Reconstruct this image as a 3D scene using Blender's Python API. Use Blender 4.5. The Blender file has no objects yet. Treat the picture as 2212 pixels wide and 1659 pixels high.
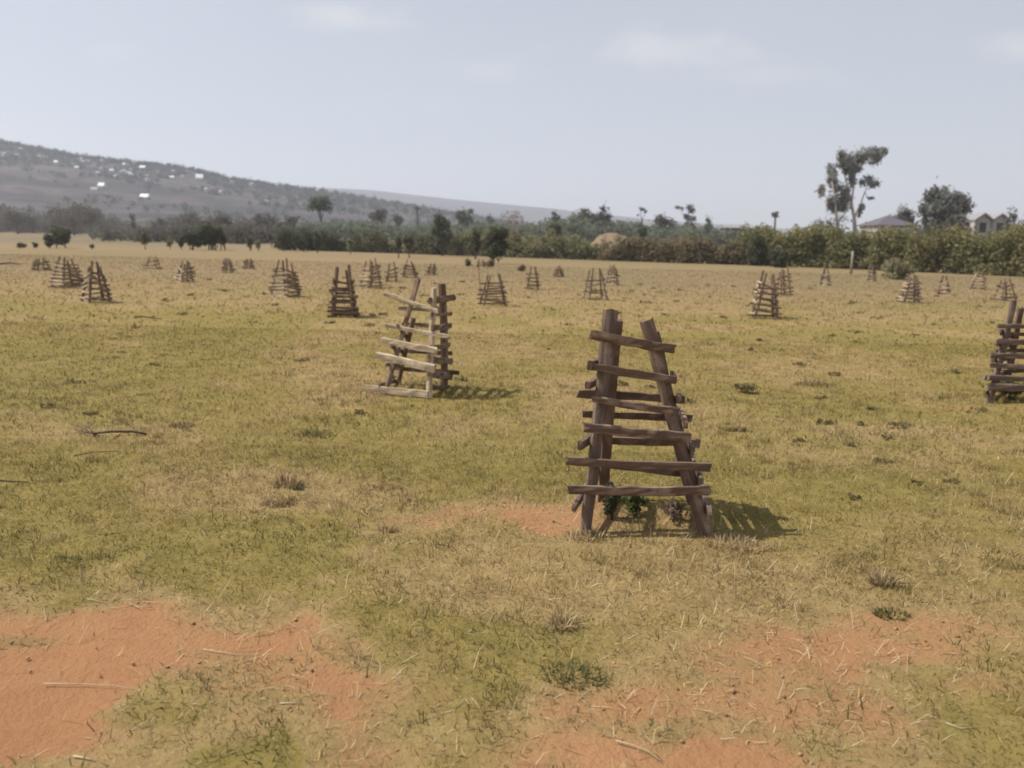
import bpy, math, random
import numpy as np
from mathutils import Vector, Matrix
S = bpy.context.scene
C = S.collection
R = math.radians
random.seed(7); rng = np.random.default_rng(7)

# ------------------------------------------------------------------ camera
K = 1024/2212.0; F = 804.0; EYE = 2.0
pitch = math.atan(145.5/804); roll = R(1.35)
fw = Vector((0, math.cos(pitch), -math.sin(pitch)))
r0 = Vector((1, 0, 0)); u0 = Vector((0, math.sin(pitch), math.cos(pitch)))
rt = r0*math.cos(roll) + u0*math.sin(roll); up = -r0*math.sin(roll) + u0*math.cos(roll)
camd = bpy.data.cameras.new('camera'); cam = bpy.data.objects.new('camera', camd); C.objects.link(cam)
m = Matrix((rt, up, -fw)).transposed().to_4x4(); m.translation = (0, 0, EYE); cam.matrix_world = m
camd.sensor_width = 36; camd.lens = 36*F/1024; camd.clip_start = 0.05; camd.clip_end = 30000
S.camera = cam
camd.dof.use_dof = True; camd.dof.focus_distance = 5.2; camd.dof.aperture_fstop = 1.9
# ------------------------------------------------------------------ light
S.view_settings.view_transform = 'Standard'; S.view_settings.look = 'None'; S.view_settings.gamma = 1
S.view_settings.exposure = 0.32
SUN_EL = R(53); SUN_AZ = R(277)          # clockwise from +Y
sd = Vector((math.sin(SUN_AZ)*math.cos(SUN_EL), math.cos(SUN_AZ)*math.cos(SUN_EL), math.sin(SUN_EL)))
sl = bpy.data.lights.new('sun', 'SUN'); sl.energy = 5.0; sl.angle = R(0.5); sl.color = (1, .95, .87)
so = bpy.data.objects.new('sun', sl); C.objects.link(so); so.rotation_euler = sd.to_track_quat('Z', 'Y').to_euler()
W = bpy.data.worlds.new('World'); S.world = W; W.use_nodes = True
HAZE = 0.00036

class NT:
    """tiny node helper"""
    def __init__(s, t): s.t = t; s.n = t.nodes; s.l = t.links
    def new(s, ty, **kw):
        n = s.n.new(ty)
        for k, v in kw.items(): setattr(n, k, v)
        return n
    def put(s, sock, v):
        if isinstance(v, bpy.types.NodeSocket): s.l.new(v, sock)
        else: sock.default_value = v
    def math(s, op, a, b=0.0, c=0.0, clamp=False):
        n = s.new('ShaderNodeMath', operation=op, use_clamp=clamp)
        s.put(n.inputs[0], a); s.put(n.inputs[1], b)
        if len(n.inputs) > 2: s.put(n.inputs[2], c)
        return n.outputs[0]
    def mix(s, f, a, b):
        n = s.new('ShaderNodeMix', data_type='RGBA')
        s.put(n.inputs[0], f)
        for i, v in ((6, a), (7, b)):
            if isinstance(v, tuple) and len(v) == 3: v = v+(1,)
            s.put(n.inputs[i], v)
        return n.outputs[2]
    def noise(s, vec, scale, detail=4, rough=.55):
        n = s.new('ShaderNodeTexNoise'); s.put(n.inputs['Scale'], scale)
        n.inputs['Detail'].default_value = detail; n.inputs['Roughness'].default_value = rough
        if vec is not None: s.l.new(vec, n.inputs['Vector'])
        return n.outputs['Fac']
    def ramp(s, f, lo, hi):
        n = s.new('ShaderNodeMapRange'); n.clamp = True; n.interpolation_type = 'SMOOTHSTEP'
        s.put(n.inputs[0], f); n.inputs[1].default_value = lo; n.inputs[2].default_value = hi
        return n.outputs[0]
    def attr(s, name, out='Fac'):
        return s.new('ShaderNodeAttribute', attribute_name=name).outputs[out]

# ---- pixel <-> place helpers (coordinates measured on the photo, 2212 x 1659)
def ray(x, y):
    return fw + rt*((x*K-512)/F) + up*((384-y*K)/F)
def ground(x, y):
    d = ray(x, y); t = -EYE/d.z
    return Vector((d.x*t, d.y*t, 0))
def at(x, y, D):
    d = ray(x, y); t = D/d.y
    return Vector((d.x*t, D, EYE+d.z*t))

# ------------------------------------------------------------------ sky
w = NT(W.node_tree); w.n.clear()
sky = w.new('ShaderNodeTexSky', sky_type='NISHITA'); sky.sun_disc = False
sky.sun_elevation = SUN_EL; sky.sun_rotation = SUN_AZ
sky.altitude = 1400; sky.air_density = 1.0; sky.dust_density = 3.0; sky.ozone_density = 1.0
tc = w.new('ShaderNodeTexCoord'); sx = w.new('ShaderNodeSeparateXYZ'); w.l.new(tc.outputs['Generated'], sx.inputs[0])
yy = w.math('MAXIMUM', sx.outputs[1], 0.05)
px = w.math('DIVIDE', sx.outputs[0], yy); pz = w.math('DIVIDE', sx.outputs[2], yy)
cmb = w.new('ShaderNodeCombineXYZ'); w.l.new(px, cmb.inputs[0]); w.l.new(w.math('MULTIPLY', pz, 2.2), cmb.inputs[2])
n1 = w.noise(cmb.outputs[0], 9, 6, .6); n2 = w.noise(cmb.outputs[0], 2.2, 4, .5)
tot = None
for (cx, cy, rx, ry, st) in ((735, 35, 170, 44, 1.0), (1450, 105, 260, 56, 1.1), (1050, 148, 160, 40, .5), (2200, 105, 130, 40, .9), (1000, 240, 420, 60, .25), (1650, 160, 300, 40, .45),
                             (240, 112, 90, 26, .35), (1590, 125, 120, 22, .4)):
    d = ray(cx, cy); e = ray(cx+rx, cy); g = ray(cx, cy-ry)
    ax = w.math('MULTIPLY', w.math('SUBTRACT', px, d.x/d.y), 1/abs(e.x/e.y-d.x/d.y))
    az = w.math('MULTIPLY', w.math('SUBTRACT', pz, d.z/d.y), 1/abs(g.z/g.y-d.z/d.y))
    dd = w.math('SQRT', w.math('ADD', w.math('MULTIPLY', ax, ax), w.math('MULTIPLY', az, az)))
    v = w.math('SUBTRACT', w.math('ADD', w.math('SUBTRACT', 1.0, dd), w.math('MULTIPLY', n1, 2.6)), 1.3)
    v = w.math('MULTIPLY', w.ramp(v, -.25, 1.2), st)
    tot = v if tot is None else w.math('MAXIMUM', tot, v)
thin = w.math('MULTIPLY', w.ramp(n2, .42, .75), .22)
tot = w.math('MAXIMUM', tot, thin)
bw_ = w.new('ShaderNodeRGBToBW'); w.l.new(sky.outputs[0], bw_.inputs[0])
hsv = w.mix(.05, sky.outputs[0], bw_.outputs[0])
lum = w.math('ADD', w.math('MULTIPLY', bw_.outputs[0], .6), 4.6)
cc = w.new('ShaderNodeCombineColor'); w.put(cc.inputs[0], w.math('MULTIPLY', lum, 1.05)); w.put(cc.inputs[1], lum); w.put(cc.inputs[2], w.math('MULTIPLY', lum, 1.01))
fin = w.mix(w.math('MULTIPLY', tot, .8), hsv, cc.outputs[0])
fin = w.mix(.58, fin, (4.36, 4.62, 4.70))
bg = w.new('ShaderNodeBackground'); w.l.new(fin, bg.inputs[0]); bg.inputs[1].default_value = 0.108
wo = w.new('ShaderNodeOutputWorld'); w.l.new(bg.outputs[0], wo.inputs[0])

# ------------------------------------------------------------------ noise in numpy
_T = rng.random((256, 256))
def vnoise(x, y):
    xi = np.floor(x).astype(int); yi = np.floor(y).astype(int); fx = x-xi; fy = y-yi
    fx = fx*fx*(3-2*fx); fy = fy*fy*(3-2*fy)
    a = _T[xi & 255, yi & 255]; b = _T[(xi+1) & 255, yi & 255]; c = _T[xi & 255, (yi+1) & 255]; d = _T[(xi+1) & 255, (yi+1) & 255]
    return (a*(1-fx)+b*fx)*(1-fy)+(c*(1-fx)+d*fx)*fy
def fbm(x, y, sc, oct=4):
    x = np.asarray(x, float)/sc+37.3; y = np.asarray(y, float)/sc+11.9; s = 0; a = .5; t = 0
    for i in range(oct):
        s = s+a*vnoise(x, y); t += a; a *= .5; x = x*2.03+17.1; y = y*2.03+5.7
    return s/t
def sstep(v, a, b):
    v = np.clip((v-a)/(b-a), 0, 1); return v*v*(3-2*v)

# ------------------------------------------------------------------ ground functions
def ell(cx, cy, rx, ry, s=1.0):
    c0 = ground(cx, cy); l = ground(cx-rx, cy); n = ground(cx, cy+ry); f = ground(cx, cy-ry)
    return (c0.x, (n.y+f.y)/2, abs(c0.x-l.x), abs(f.y-n.y)/2, s)
SOIL = [ell(130, 1470, 470, 125, 1.0), ell(20, 1600, 340, 110, 1), ell(100, 1360, 520, 52, .8), ell(480, 1390, 200, 34, .85), ell(740, 1405, 160, 30, .45),
        ell(1650, 1640, 330, 75, .85), ell(1640, 1440, 280, 60, .55), ell(1860, 1400, 300, 55, .72), ell(1430, 1520, 200, 50, .66), ell(1980, 1350, 160, 34, .62), ell(1700, 1530, 420, 80, .62), ell(2080, 1470, 200, 50, .5),
        ell(1105, 1112, 200, 34, .74), ell(1180, 1640, 330, 50, .6), ell(880, 1500, 160, 36, .35), ell(1450, 1130, 70, 16, .3), ell(1700, 1530, 330, 60, .5),
        ell(1770, 610, 300, 7, .25), ell(2100, 880, 120, 12, .4), ell(300, 655, 200, 12, .2)]
DRY = [ell(1250, 1260, 420, 110, .75), ell(560, 1070, 240, 50, .8), ell(200, 1110, 320, 50, .55), ell(1880, 1330, 480, 90, .6), ell(1500, 1490, 700, 160, .5),
       ell(240, 950, 220, 40, .5), ell(820, 1060, 160, 40, .5), ell(1750, 810, 260, 30, .35), ell(1900, 930, 120, 30, .35), ell(1350, 890, 250, 60, .2), ell(100, 1290, 300, 40, .5),
       ell(700, 1380, 200, 40, .5)]
GRN = [ell(560, 1580, 300, 110, .9), ell(700, 1190, 330, 70, .6), ell(1180, 1010, 400, 90, .45), ell(1900, 1010, 420, 130, .5), ell(2080, 1580, 180, 130, .7),
       ell(300, 1240, 330, 40, .6), ell(1200, 1400, 170, 70, .5), ell(300, 800, 350, 120, .4), ell(1800, 760, 420, 60, .3), ell(620, 1450, 230, 40, .4), ell(2180, 1500, 120, 100, .4)]
def emask(x, y, L, rough=.9, sc=.45):
    n = fbm(x, y, sc, 5)-.5
    o = np.zeros_like(x)
    for (cx, cy, rx, ry, s) in L:
        d = np.sqrt(((x-cx)/rx)**2+((y-cy)/ry)**2)
        o = np.maximum(o, sstep(1-d+n*rough*2.6, -.45, .6)*s)
    return o
def masks(x, y):
    soil = emask(x, y, SOIL); dry = emask(x, y, DRY); grn = emask(x, y, GRN)
    halo = emask(x, y, [(a, b, c*1.25+.25, d*1.35+.22, s_) for a, b, c, d, s_ in SOIL])*1.15
    n = fbm(x, y, 1.6, 5); n2 = fbm(x+90, y, 7, 3)
    dist = np.sqrt(x*x+y*y)
    dry = np.clip(dry*.8 + (n-.46)*1.9 + .27 + .55*sstep(dist, 13, 34) + (n2-.5)*.7 - grn*.45, 0, 1)
    dry = np.clip(np.maximum(dry, halo), 0, 1)
    return soil, dry, grn
def gh(x, y):
    x = np.asarray(x, float); y = np.asarray(y, float)
    b = x/np.maximum(y, 1.0)
    rise = 4.2*sstep(y, 95, 260)*sstep(b, -.42, -.1)
    near = np.exp(-(y/60)**2)
    z = rise + near*((fbm(x, y, 3.0, 3)-.5)*.09+(fbm(x, y, .35, 4)-.5)*.035)
    return z
def ghf(x, y): return float(gh(np.array([x]), np.array([y]))[0])

def np_mesh(name, V, Fc, mat, k=4, attrs=None, parent=None, smooth=False):
    me = bpy.data.meshes.new(name); V = np.asarray(V, np.float32); Fc = np.asarray(Fc, np.int32)
    me.vertices.add(len(V)); me.vertices.foreach_set('co', V.ravel())
    me.loops.add(Fc.size); me.loops.foreach_set('vertex_index', Fc.ravel())
    me.polygons.add(len(Fc)); me.polygons.foreach_set('loop_start', np.arange(0, Fc.size, k, dtype=np.int32))
    for nm, (ty, dat) in (attrs or {}).items():
        a = me.attributes.new(nm, ty, 'POINT')
        a.data.foreach_set('color' if ty == 'FLOAT_COLOR' else 'value', np.asarray(dat, np.float32).ravel())
    me.update(calc_edges=True)
    if smooth: me.polygons.foreach_set('use_smooth', np.ones(len(Fc), bool))
    me.materials.append(mat)
    o = bpy.data.objects.new(name, me); C.objects.link(o)
    if parent: o.parent = parent
    return o
def tag(o, label=None, cat=None, group=None, kind=None):
    if label: o['label'] = label
    if cat: o['category'] = cat
    if group: o['group'] = group
    if kind: o['kind'] = kind
    return o
def empty(name, loc, label, cat, group=None, rz=0):
    o = bpy.data.objects.new(name, None); C.objects.link(o); o.location = loc; o.rotation_euler.z = rz
    o.empty_display_size = .2
    return tag(o, label, cat, group)

# ------------------------------------------------------------------ materials
def newmat(name):
    mt = bpy.data.materials.new(name); mt.use_nodes = True; t = NT(mt.node_tree); t.n.clear()
    p = t.new('ShaderNodeBsdfPrincipled'); o = t.new('ShaderNodeOutputMaterial'); t.l.new(p.outputs[0], o.inputs[0])
    p.inputs['Roughness'].default_value = .85; p.inputs['Specular IOR Level'].default_value = .2
    return mt, t, p
def wood_mat(name, a, b, c):
    mt, t, p = newmat(name)
    co = t.new('ShaderNodeTexCoord').outputs['Object']
    n = t.noise(co, 7, 5, .6); n_ = t.noise(co, 45, 4, .7)
    oi = t.new('ShaderNodeObjectInfo').outputs['Random']
    g = t.attr('grain')
    col = t.mix(t.ramp(n, .35, .68), a, b)
    col = t.mix(t.ramp(g, .30, .70), col, c)
    col = t.mix(t.math('MULTIPLY', t.ramp(t.noise(co, 22, 4, .7), .56, .66), .7), col, tuple(q*.45 for q in a))
    col = t.mix(t.math('MULTIPLY', oi, .55), col, tuple(x*.6 for x in a))
    t.l.new(col, p.inputs['Base Color'])
    bm = t.new('ShaderNodeBump'); bm.inputs['Strength'].default_value = .7; bm.inputs['Distance'].default_value = .006
    t.l.new(t.math('ADD', n_, g), bm.inputs['Height']); t.l.new(bm.outputs[0], p.inputs['Normal'])
    return mt
M = {}
M['wood_brown'] = wood_mat('weathered_wood', (.22, .14, .10), (.35, .25, .185), (.13, .08, .058))
M['wood_sunlit'] = wood_mat('sunlit_split_wood', (.52, .41, .28), (.68, .55, .39), (.36, .27, .18))  # lighter copy of the guard wood, sunlight put into its colour
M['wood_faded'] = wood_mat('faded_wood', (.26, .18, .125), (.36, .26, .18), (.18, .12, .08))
M['wood_grey'] = wood_mat('grey_wood', (.22, .15, .115), (.36, .27, .21), (.14, .095, .07))

def foliage(name, dark, light, brown=None, bf=.12):
    mt, t, p = newmat(name)
    g = t.new('ShaderNodeNewGeometry').outputs['Position']
    tone = t.attr('tone')
    f = t.math('ADD', t.math('MULTIPLY', tone, .6), t.math('MULTIPLY', t.ramp(t.noise(g, .35, 3), .35, .68), .45), clamp=True)
    col = t.mix(f, dark, light)
    if brown: col = t.mix(t.math('MULTIPLY', t.ramp(t.noise(g, .12, 3), .48, .66), bf), col, brown)
    t.l.new(col, p.inputs['Base Color'])
    tr = t.new('ShaderNodeBsdfTranslucent'); t.l.new(col, tr.inputs[0])
    ms = t.new('ShaderNodeMixShader'); ms.inputs[0].default_value = .4
    t.l.new(p.outputs[0], ms.inputs[1]); t.l.new(tr.outputs[0], ms.inputs[2])
    o = [n for n in t.n if n.type == 'OUTPUT_MATERIAL'][0]; t.l.new(ms.outputs[0], o.inputs[0])
    return mt
M['leaf_hedge'] = foliage('hedge_leaf', (.18, .175, .092), (.30, .29, .155), (.20, .145, .08), .6)
M['leaf_brownhedge'] = foliage('brown_hedge_leaf', (.165, .135, .08), (.26, .215, .125), (.21, .15, .085), .8)
M['leaf_green'] = foliage('green_hedge_leaf', (.15, .145, .065), (.30, .275, .125), (.22, .17, .065), .7)
M['leaf_dark'] = foliage('dark_leaf', (.062, .068, .042), (.125, .132, .072))
M['leaf_olive'] = foliage('olive_leaf', (.095, .092, .048), (.175, .165, .085))
M['leaf_scrub'] = foliage('scrub_leaf', (.085, .077, .062), (.16, .142, .115), (.12, .09, .07), .5)
M['leaf_blue'] = foliage('blue_green_leaf', (.11, .122, .088), (.20, .22, .155))
M['leaf_fresh'] = foliage('fresh_leaf', (.08, .105, .035), (.15, .17, .06))
M['leaf_gum'] = foliage('gum_leaf', (.135, .14, .128), (.24, .24, .215), (.14, .10, .08), .5)
M['leaf_pale_gum'] = foliage('pale_gum_leaf', (.19, .195, .18), (.33, .33, .30), (.28, .22, .18), .5)
M['leaf_dry'] = foliage('dry_leaf', (.17, .12, .085), (.26, .19, .13))
M['leaf_weed'] = foliage('weed_leaf', (.13, .115, .05), (.24, .195, .09))
M['leaf_hill'] = foliage('hill_leaf', (.035, .045, .035), (.08, .095, .065))
def plain(name, col, rough=.85, nz=.25, sc=2):
    mt, t, p = newmat(name)
    co = t.new('ShaderNodeTexCoord').outputs['Object']
    t.l.new(t.mix(t.math('MULTIPLY', t.ramp(t.noise(co, sc, 5), .3, .7), nz), col, tuple(v*.55 for v in col)), p.inputs['Base Color'])
    p.inputs['Roughness'].default_value = rough
    return mt
M['bark'] = plain('bark', (.13, .10, .085), sc=6, nz=.6)
M['bark_pale'] = plain('pale_bark', (.55, .47, .40), sc=3, nz=.5)
M['twig'] = plain('twig', (.07, .05, .04), sc=9, nz=.5)
M['plaster'] = plain('plaster', (.45, .42, .38))
M['roof_dark'] = plain('dark_roof_sheet', (.13, .115, .135), .6)
M['roof_tin'] = plain('tin_roof_sheet', (.85, .85, .88), .45, .15)
M['roof_faded'] = plain('faded_roof_sheet', (.48, .47, .48), .6)
M['roof_grey'] = plain('grey_roof_sheet', (.28, .26, .27), .6)
M['opening'] = plain('dark_opening', (.05, .05, .055), .5)
M['bright_frame'] = plain('white_frame', (.8, .8, .8))
M['straw'] = plain('straw_stem', (.50, .41, .27), sc=12, nz=.6)
M['post_pale'] = plain('pale_post', (.30, .26, .19), nz=.5, sc=5)

# ground
mt, t, p = newmat('field_ground')
P_ = t.new('ShaderNodeNewGeometry').outputs['Position']
soil = t.attr('soil'); dry = t.attr('dry'); grn = t.attr('green'); far = t.attr('far')
fine = t.noise(P_, 38, 6, .7); mid = t.noise(P_, 4.5, 6, .65); big = t.noise(P_, .5, 5, .6)
vfine = t.noise(P_, 130, 4, .7)
gcol = t.mix(t.ramp(mid, .3, .7), (.178, .139, .042), (.265, .200, .066))
gcol = t.mix(t.math('MULTIPLY', grn, .25), gcol, (.165, .145, .034))
dcol = t.mix(t.ramp(mid, .3, .72), (.235, .163, .070), (.335, .236, .105))
df = t.ramp(t.math('ADD', dry, t.math('MULTIPLY', t.math('SUBTRACT', fine, .5), 1.1)), .25, .8)
col = t.mix(df, gcol, dcol)
scol = t.mix(t.ramp(big, .3, .7), (.325, .162, .078), (.39, .205, .103))
scol = t.mix(t.math('MULTIPLY', t.ramp(mid, .45, .75), .45), scol, (.27, .125, .06))
sf = t.ramp(t.math('ADD', soil, t.math('MULTIPLY', t.math('SUBTRACT', t.math('ADD', t.math('MULTIPLY', fine, .6), t.math('MULTIPLY', mid, .4)), .5), 1.6)), .16, .92)
col = t.mix(sf, col, scol)
mot = t.noise(P_, 9, 5, .7)
col = t.mix(t.math('MULTIPLY', t.math('SUBTRACT', t.ramp(mot, .52, .72), t.math('MULTIPLY', sf, .75), clamp=True), .45), col, (.115, .092, .035))
col = t.mix(t.math('MULTIPLY', t.math('SUBTRACT', t.ramp(t.noise(P_, 16, 5, .7), .54, .74), t.math('MULTIPLY', sf, .5), clamp=True), .5), col, (.42, .31, .17))
col = t.mix(t.math('MULTIPLY', t.ramp(vfine, .52, .75), .35), col, (.10, .075, .04))
fcol = t.mix(t.ramp(t.noise(P_, .018, 5, .6), .35, .62), (.235, .170, .108), (.170, .138, .078))
col = t.mix(far, col, fcol)
t.l.new(col, p.inputs['Base Color']); p.inputs['Roughness'].default_value = .95; p.inputs['Specular IOR Level'].default_value = .08
bm = t.new('ShaderNodeBump'); bm.inputs['Strength'].default_value = .85; bm.inputs['Distance'].default_value = .02
hh = t.math('ADD', t.math('MULTIPLY', fine, 1.0), t.math('MULTIPLY', t.noise(P_, 14, 5, .65), 1.1)); t.l.new(hh, bm.inputs['Height']); t.l.new(bm.outputs[0], p.inputs['Normal'])
M['ground'] = mt
# hill
mt, t, p = newmat('hill_slope')
P_ = t.new('ShaderNodeNewGeometry').outputs['Position']
mp = t.new('ShaderNodeMapping'); t.l.new(P_, mp.inputs[0]); mp.inputs['Scale'].default_value = (.16, .7, 3.2); mp.inputs['Rotation'].default_value = (0, .1, .3)
a = t.noise(mp.outputs[0], .02, 6, .62); b = t.noise(P_, .06, 5, .65)
c1 = t.mix(t.ramp(a, .42, .56), (.030, .028, .030), (.095, .072, .072))
c1 = t.mix(t.math('MULTIPLY', t.ramp(b, .44, .60), .85), c1, (.038, .038, .034))
t.l.new(c1, p.inputs['Base Color']); p.inputs['Roughness'].default_value = 1
M['hill'] = mt
# grass blades
mt, t, p = newmat('grass_blade')
gc = t.attr('col', 'Color'); t.l.new(gc, p.inputs['Base Color'])
tr = t.new('ShaderNodeBsdfTranslucent'); t.l.new(gc, tr.inputs[0]); ms = t.new('ShaderNodeMixShader'); ms.inputs[0].default_value = .3
t.l.new(p.outputs[0], ms.inputs[1]); t.l.new(tr.outputs[0], ms.inputs[2])
t.l.new(ms.outputs[0], [n for n in t.n if n.type == 'OUTPUT_MATERIAL'][0].inputs[0])
M['blade'] = mt

# ------------------------------------------------------------------ ground sheet
NX, NY = 760, 800
u = np.linspace(-1, 1, NX); gx = 2*np.sinh(8.7*u)
v = np.linspace(-.42, 1, NY); gy = 3.6+1.6*np.sinh(8.7*v); gy[0] = -60; gy[-1] = 6500
gy = np.sort(gy)
X, Y = np.meshgrid(gx, gy); x = X.ravel(); y = Y.ravel()
z = gh(x, y)
sm, dm, gm = masks(x, y)
z = z - .012*sstep(sm, .3, .9)*np.exp(-(y/30)**2)
idx = np.arange(NX*NY).reshape(NY, NX)
Fq = np.stack([idx[:-1, :-1], idx[:-1, 1:], idx[1:, 1:], idx[1:, :-1]], -1).reshape(-1, 4)
g = np_mesh('ground', np.stack([x, y, z], 1), Fq, M['ground'], 4,
            {'soil': ('FLOAT', sm), 'dry': ('FLOAT', dm), 'green': ('FLOAT', gm), 'far': ('FLOAT', .6*sstep(y, 16, 45)+.4*sstep(y, 70, 120))}, smooth=True)
tag(g, kind='structure')

# ------------------------------------------------------------------ hills
c1x = [-900, -300, 0, 150, 300, 400, 500, 600, 700, 820, 950, 1100, 1300]
c1y = [150, 240, 303, 332, 349, 360, 384, 400, 412, 432, 455, 480, 505]
c2x = [300, 600, 720, 800, 900, 1000, 1200, 1400, 1600, 1800, 2300, 3000]
c2y = [395, 403, 405, 409, 420, 431, 450, 472, 486, 500, 530, 560]
def crest(cx, cy):
    B = []; E = []
    for a, b in zip(cx, cy):
        d = ray(a, b); B.append(d.x/d.y); E.append(max(d.z/d.y, -.001))
    return np.array(B), np.array(E)
B1, E1 = crest(c1x, c1y); B2, E2 = crest(c2x, c2y)
def hill1(x, y):
    b = x/np.maximum(y, 1); e = np.interp(b, B1, E1)
    yc = 900.0; y0_ = 380.0
    s = np.clip((y-y0_)/(yc-y0_), 0, 1)
    zc = e*yc+EYE
    z = zc*s**1.15*(.55+.45*s)
    bk = np.clip((y-yc)/700, 0, 1); z = np.where(y > yc, zc*(1-bk*bk*(3-2*bk)*1.05), z)
    z = z + (fbm(x, y, 130, 5)-.5)*20*np.sin(np.pi*s)**.7*np.clip(zc/60, 0, 1)
    return z-1.0
def hill2(x, y):
    b = x/np.maximum(y, 1); e = np.interp(b, B2, E2)
    yc = 2700.0; y0_ = 1500.0
    s = np.clip((y-y0_)/(yc-y0_), 0, 1); zc = e*yc+EYE
    z = zc*s**1.3 + (fbm(x, y, 300, 5)-.5)*25*np.sin(np.pi*s)**.7
    bk = np.clip((y-yc)/1200, 0, 1)
    return np.where(y > yc, zc*(1-bk*bk*(3-2*bk)*1.05), z)-2.0
def hillmesh(name, fn, bl, bh, ya, yb, nb, ny):
    bb = np.linspace(bl, bh, nb); yv = np.linspace(ya, yb, ny)
    BB, YY = np.meshgrid(bb, yv); xx = (BB*YY).ravel(); yy_ = YY.ravel(); zz = fn(xx, yy_)
    ix = np.arange(nb*ny).reshape(ny, nb)
    Fq = np.stack([ix[:-1, :-1], ix[:-1, 1:], ix[1:, 1:], ix[1:, :-1]], -1).reshape(-1, 4)
    return tag(np_mesh(name, np.stack([xx, yy_, zz], 1), Fq, M['hill'], 4, smooth=True), kind='structure')
hillmesh('hills', hill1, -1.3, .22, 370, 1600, 420, 240)
hillmesh('hills', hill2, -.6, 1.6, 1490, 3900, 300, 120)
def hit1(xd, yd):
    d = ray(xd, yd); b = d.x/d.y; e = d.z/d.y
    Ys = np.arange(400, 900, 4.0); zs = hill1(b*Ys, Ys); ok = np.nonzero(zs >= EYE+e*Ys)[0]
    if len(ok): return Vector((b*Ys[ok[0]], float(Ys[ok[0]]), float(zs[ok[0]])))
    Y_ = 890.; return Vector((b*Y_, Y_, float(hill1(np.array([b*Y_]), np.array([Y_]))[0])))

# ------------------------------------------------------------------ foliage builders
def leaf_cloud(blobs, n, size, flat=.0, shell=.45, zmin=None):
    """blobs: (cx,cy,cz,rx,ry,rz). returns verts, quads, tone"""
    Bb = np.array(blobs, float); wgt = (Bb[:, 3]*Bb[:, 4]+Bb[:, 3]*Bb[:, 5]+Bb[:, 4]*Bb[:, 5]); wgt /= wgt.sum()
    k = rng.choice(len(Bb), n, p=wgt)
    d = rng.normal(size=(n, 3)); d /= np.linalg.norm(d, axis=1)[:, None]
    r = rng.random(n)**shell*(1+rng.normal(size=n)*.10)
    # lumpy: modulate radius by direction
    lump = 1+.22*np.sin(d[:, 0]*5+k*1.7)*np.sin(d[:, 2]*6+k)+.12*np.sin(d[:, 1]*9+k*2.3)
    c = Bb[k, :3]+d*(r*lump)[:, None]*Bb[k, 3:6]
    nr = d*.8+rng.normal(size=(n, 3))*.7+np.array([0, 0, flat]); nr /= np.linalg.norm(nr, axis=1)[:, None]
    a = np.cross(nr, rng.normal(size=(n, 3))); a /= np.linalg.norm(a, axis=1)[:, None]; b = np.cross(nr, a)
    s = size*(.55+rng.random(n)*.9); a *= s[:, None]*.5; b *= (s*(.5+rng.random(n)*.5))[:, None]*.5
    V = np.stack([c-a, c-b*.9, c+a, c+b*1.1], 1).reshape(-1, 3)
    if zmin is not None: V[:, 2] = np.maximum(V[:, 2], zmin)
    Fq = np.arange(n*4).reshape(n, 4)
    tk = rng.random(len(Bb))
    tone = np.clip(rng.random(n)*.65+tk[k]*.35, 0, 1)
    return V, Fq, np.repeat(tone, 4)
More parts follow.
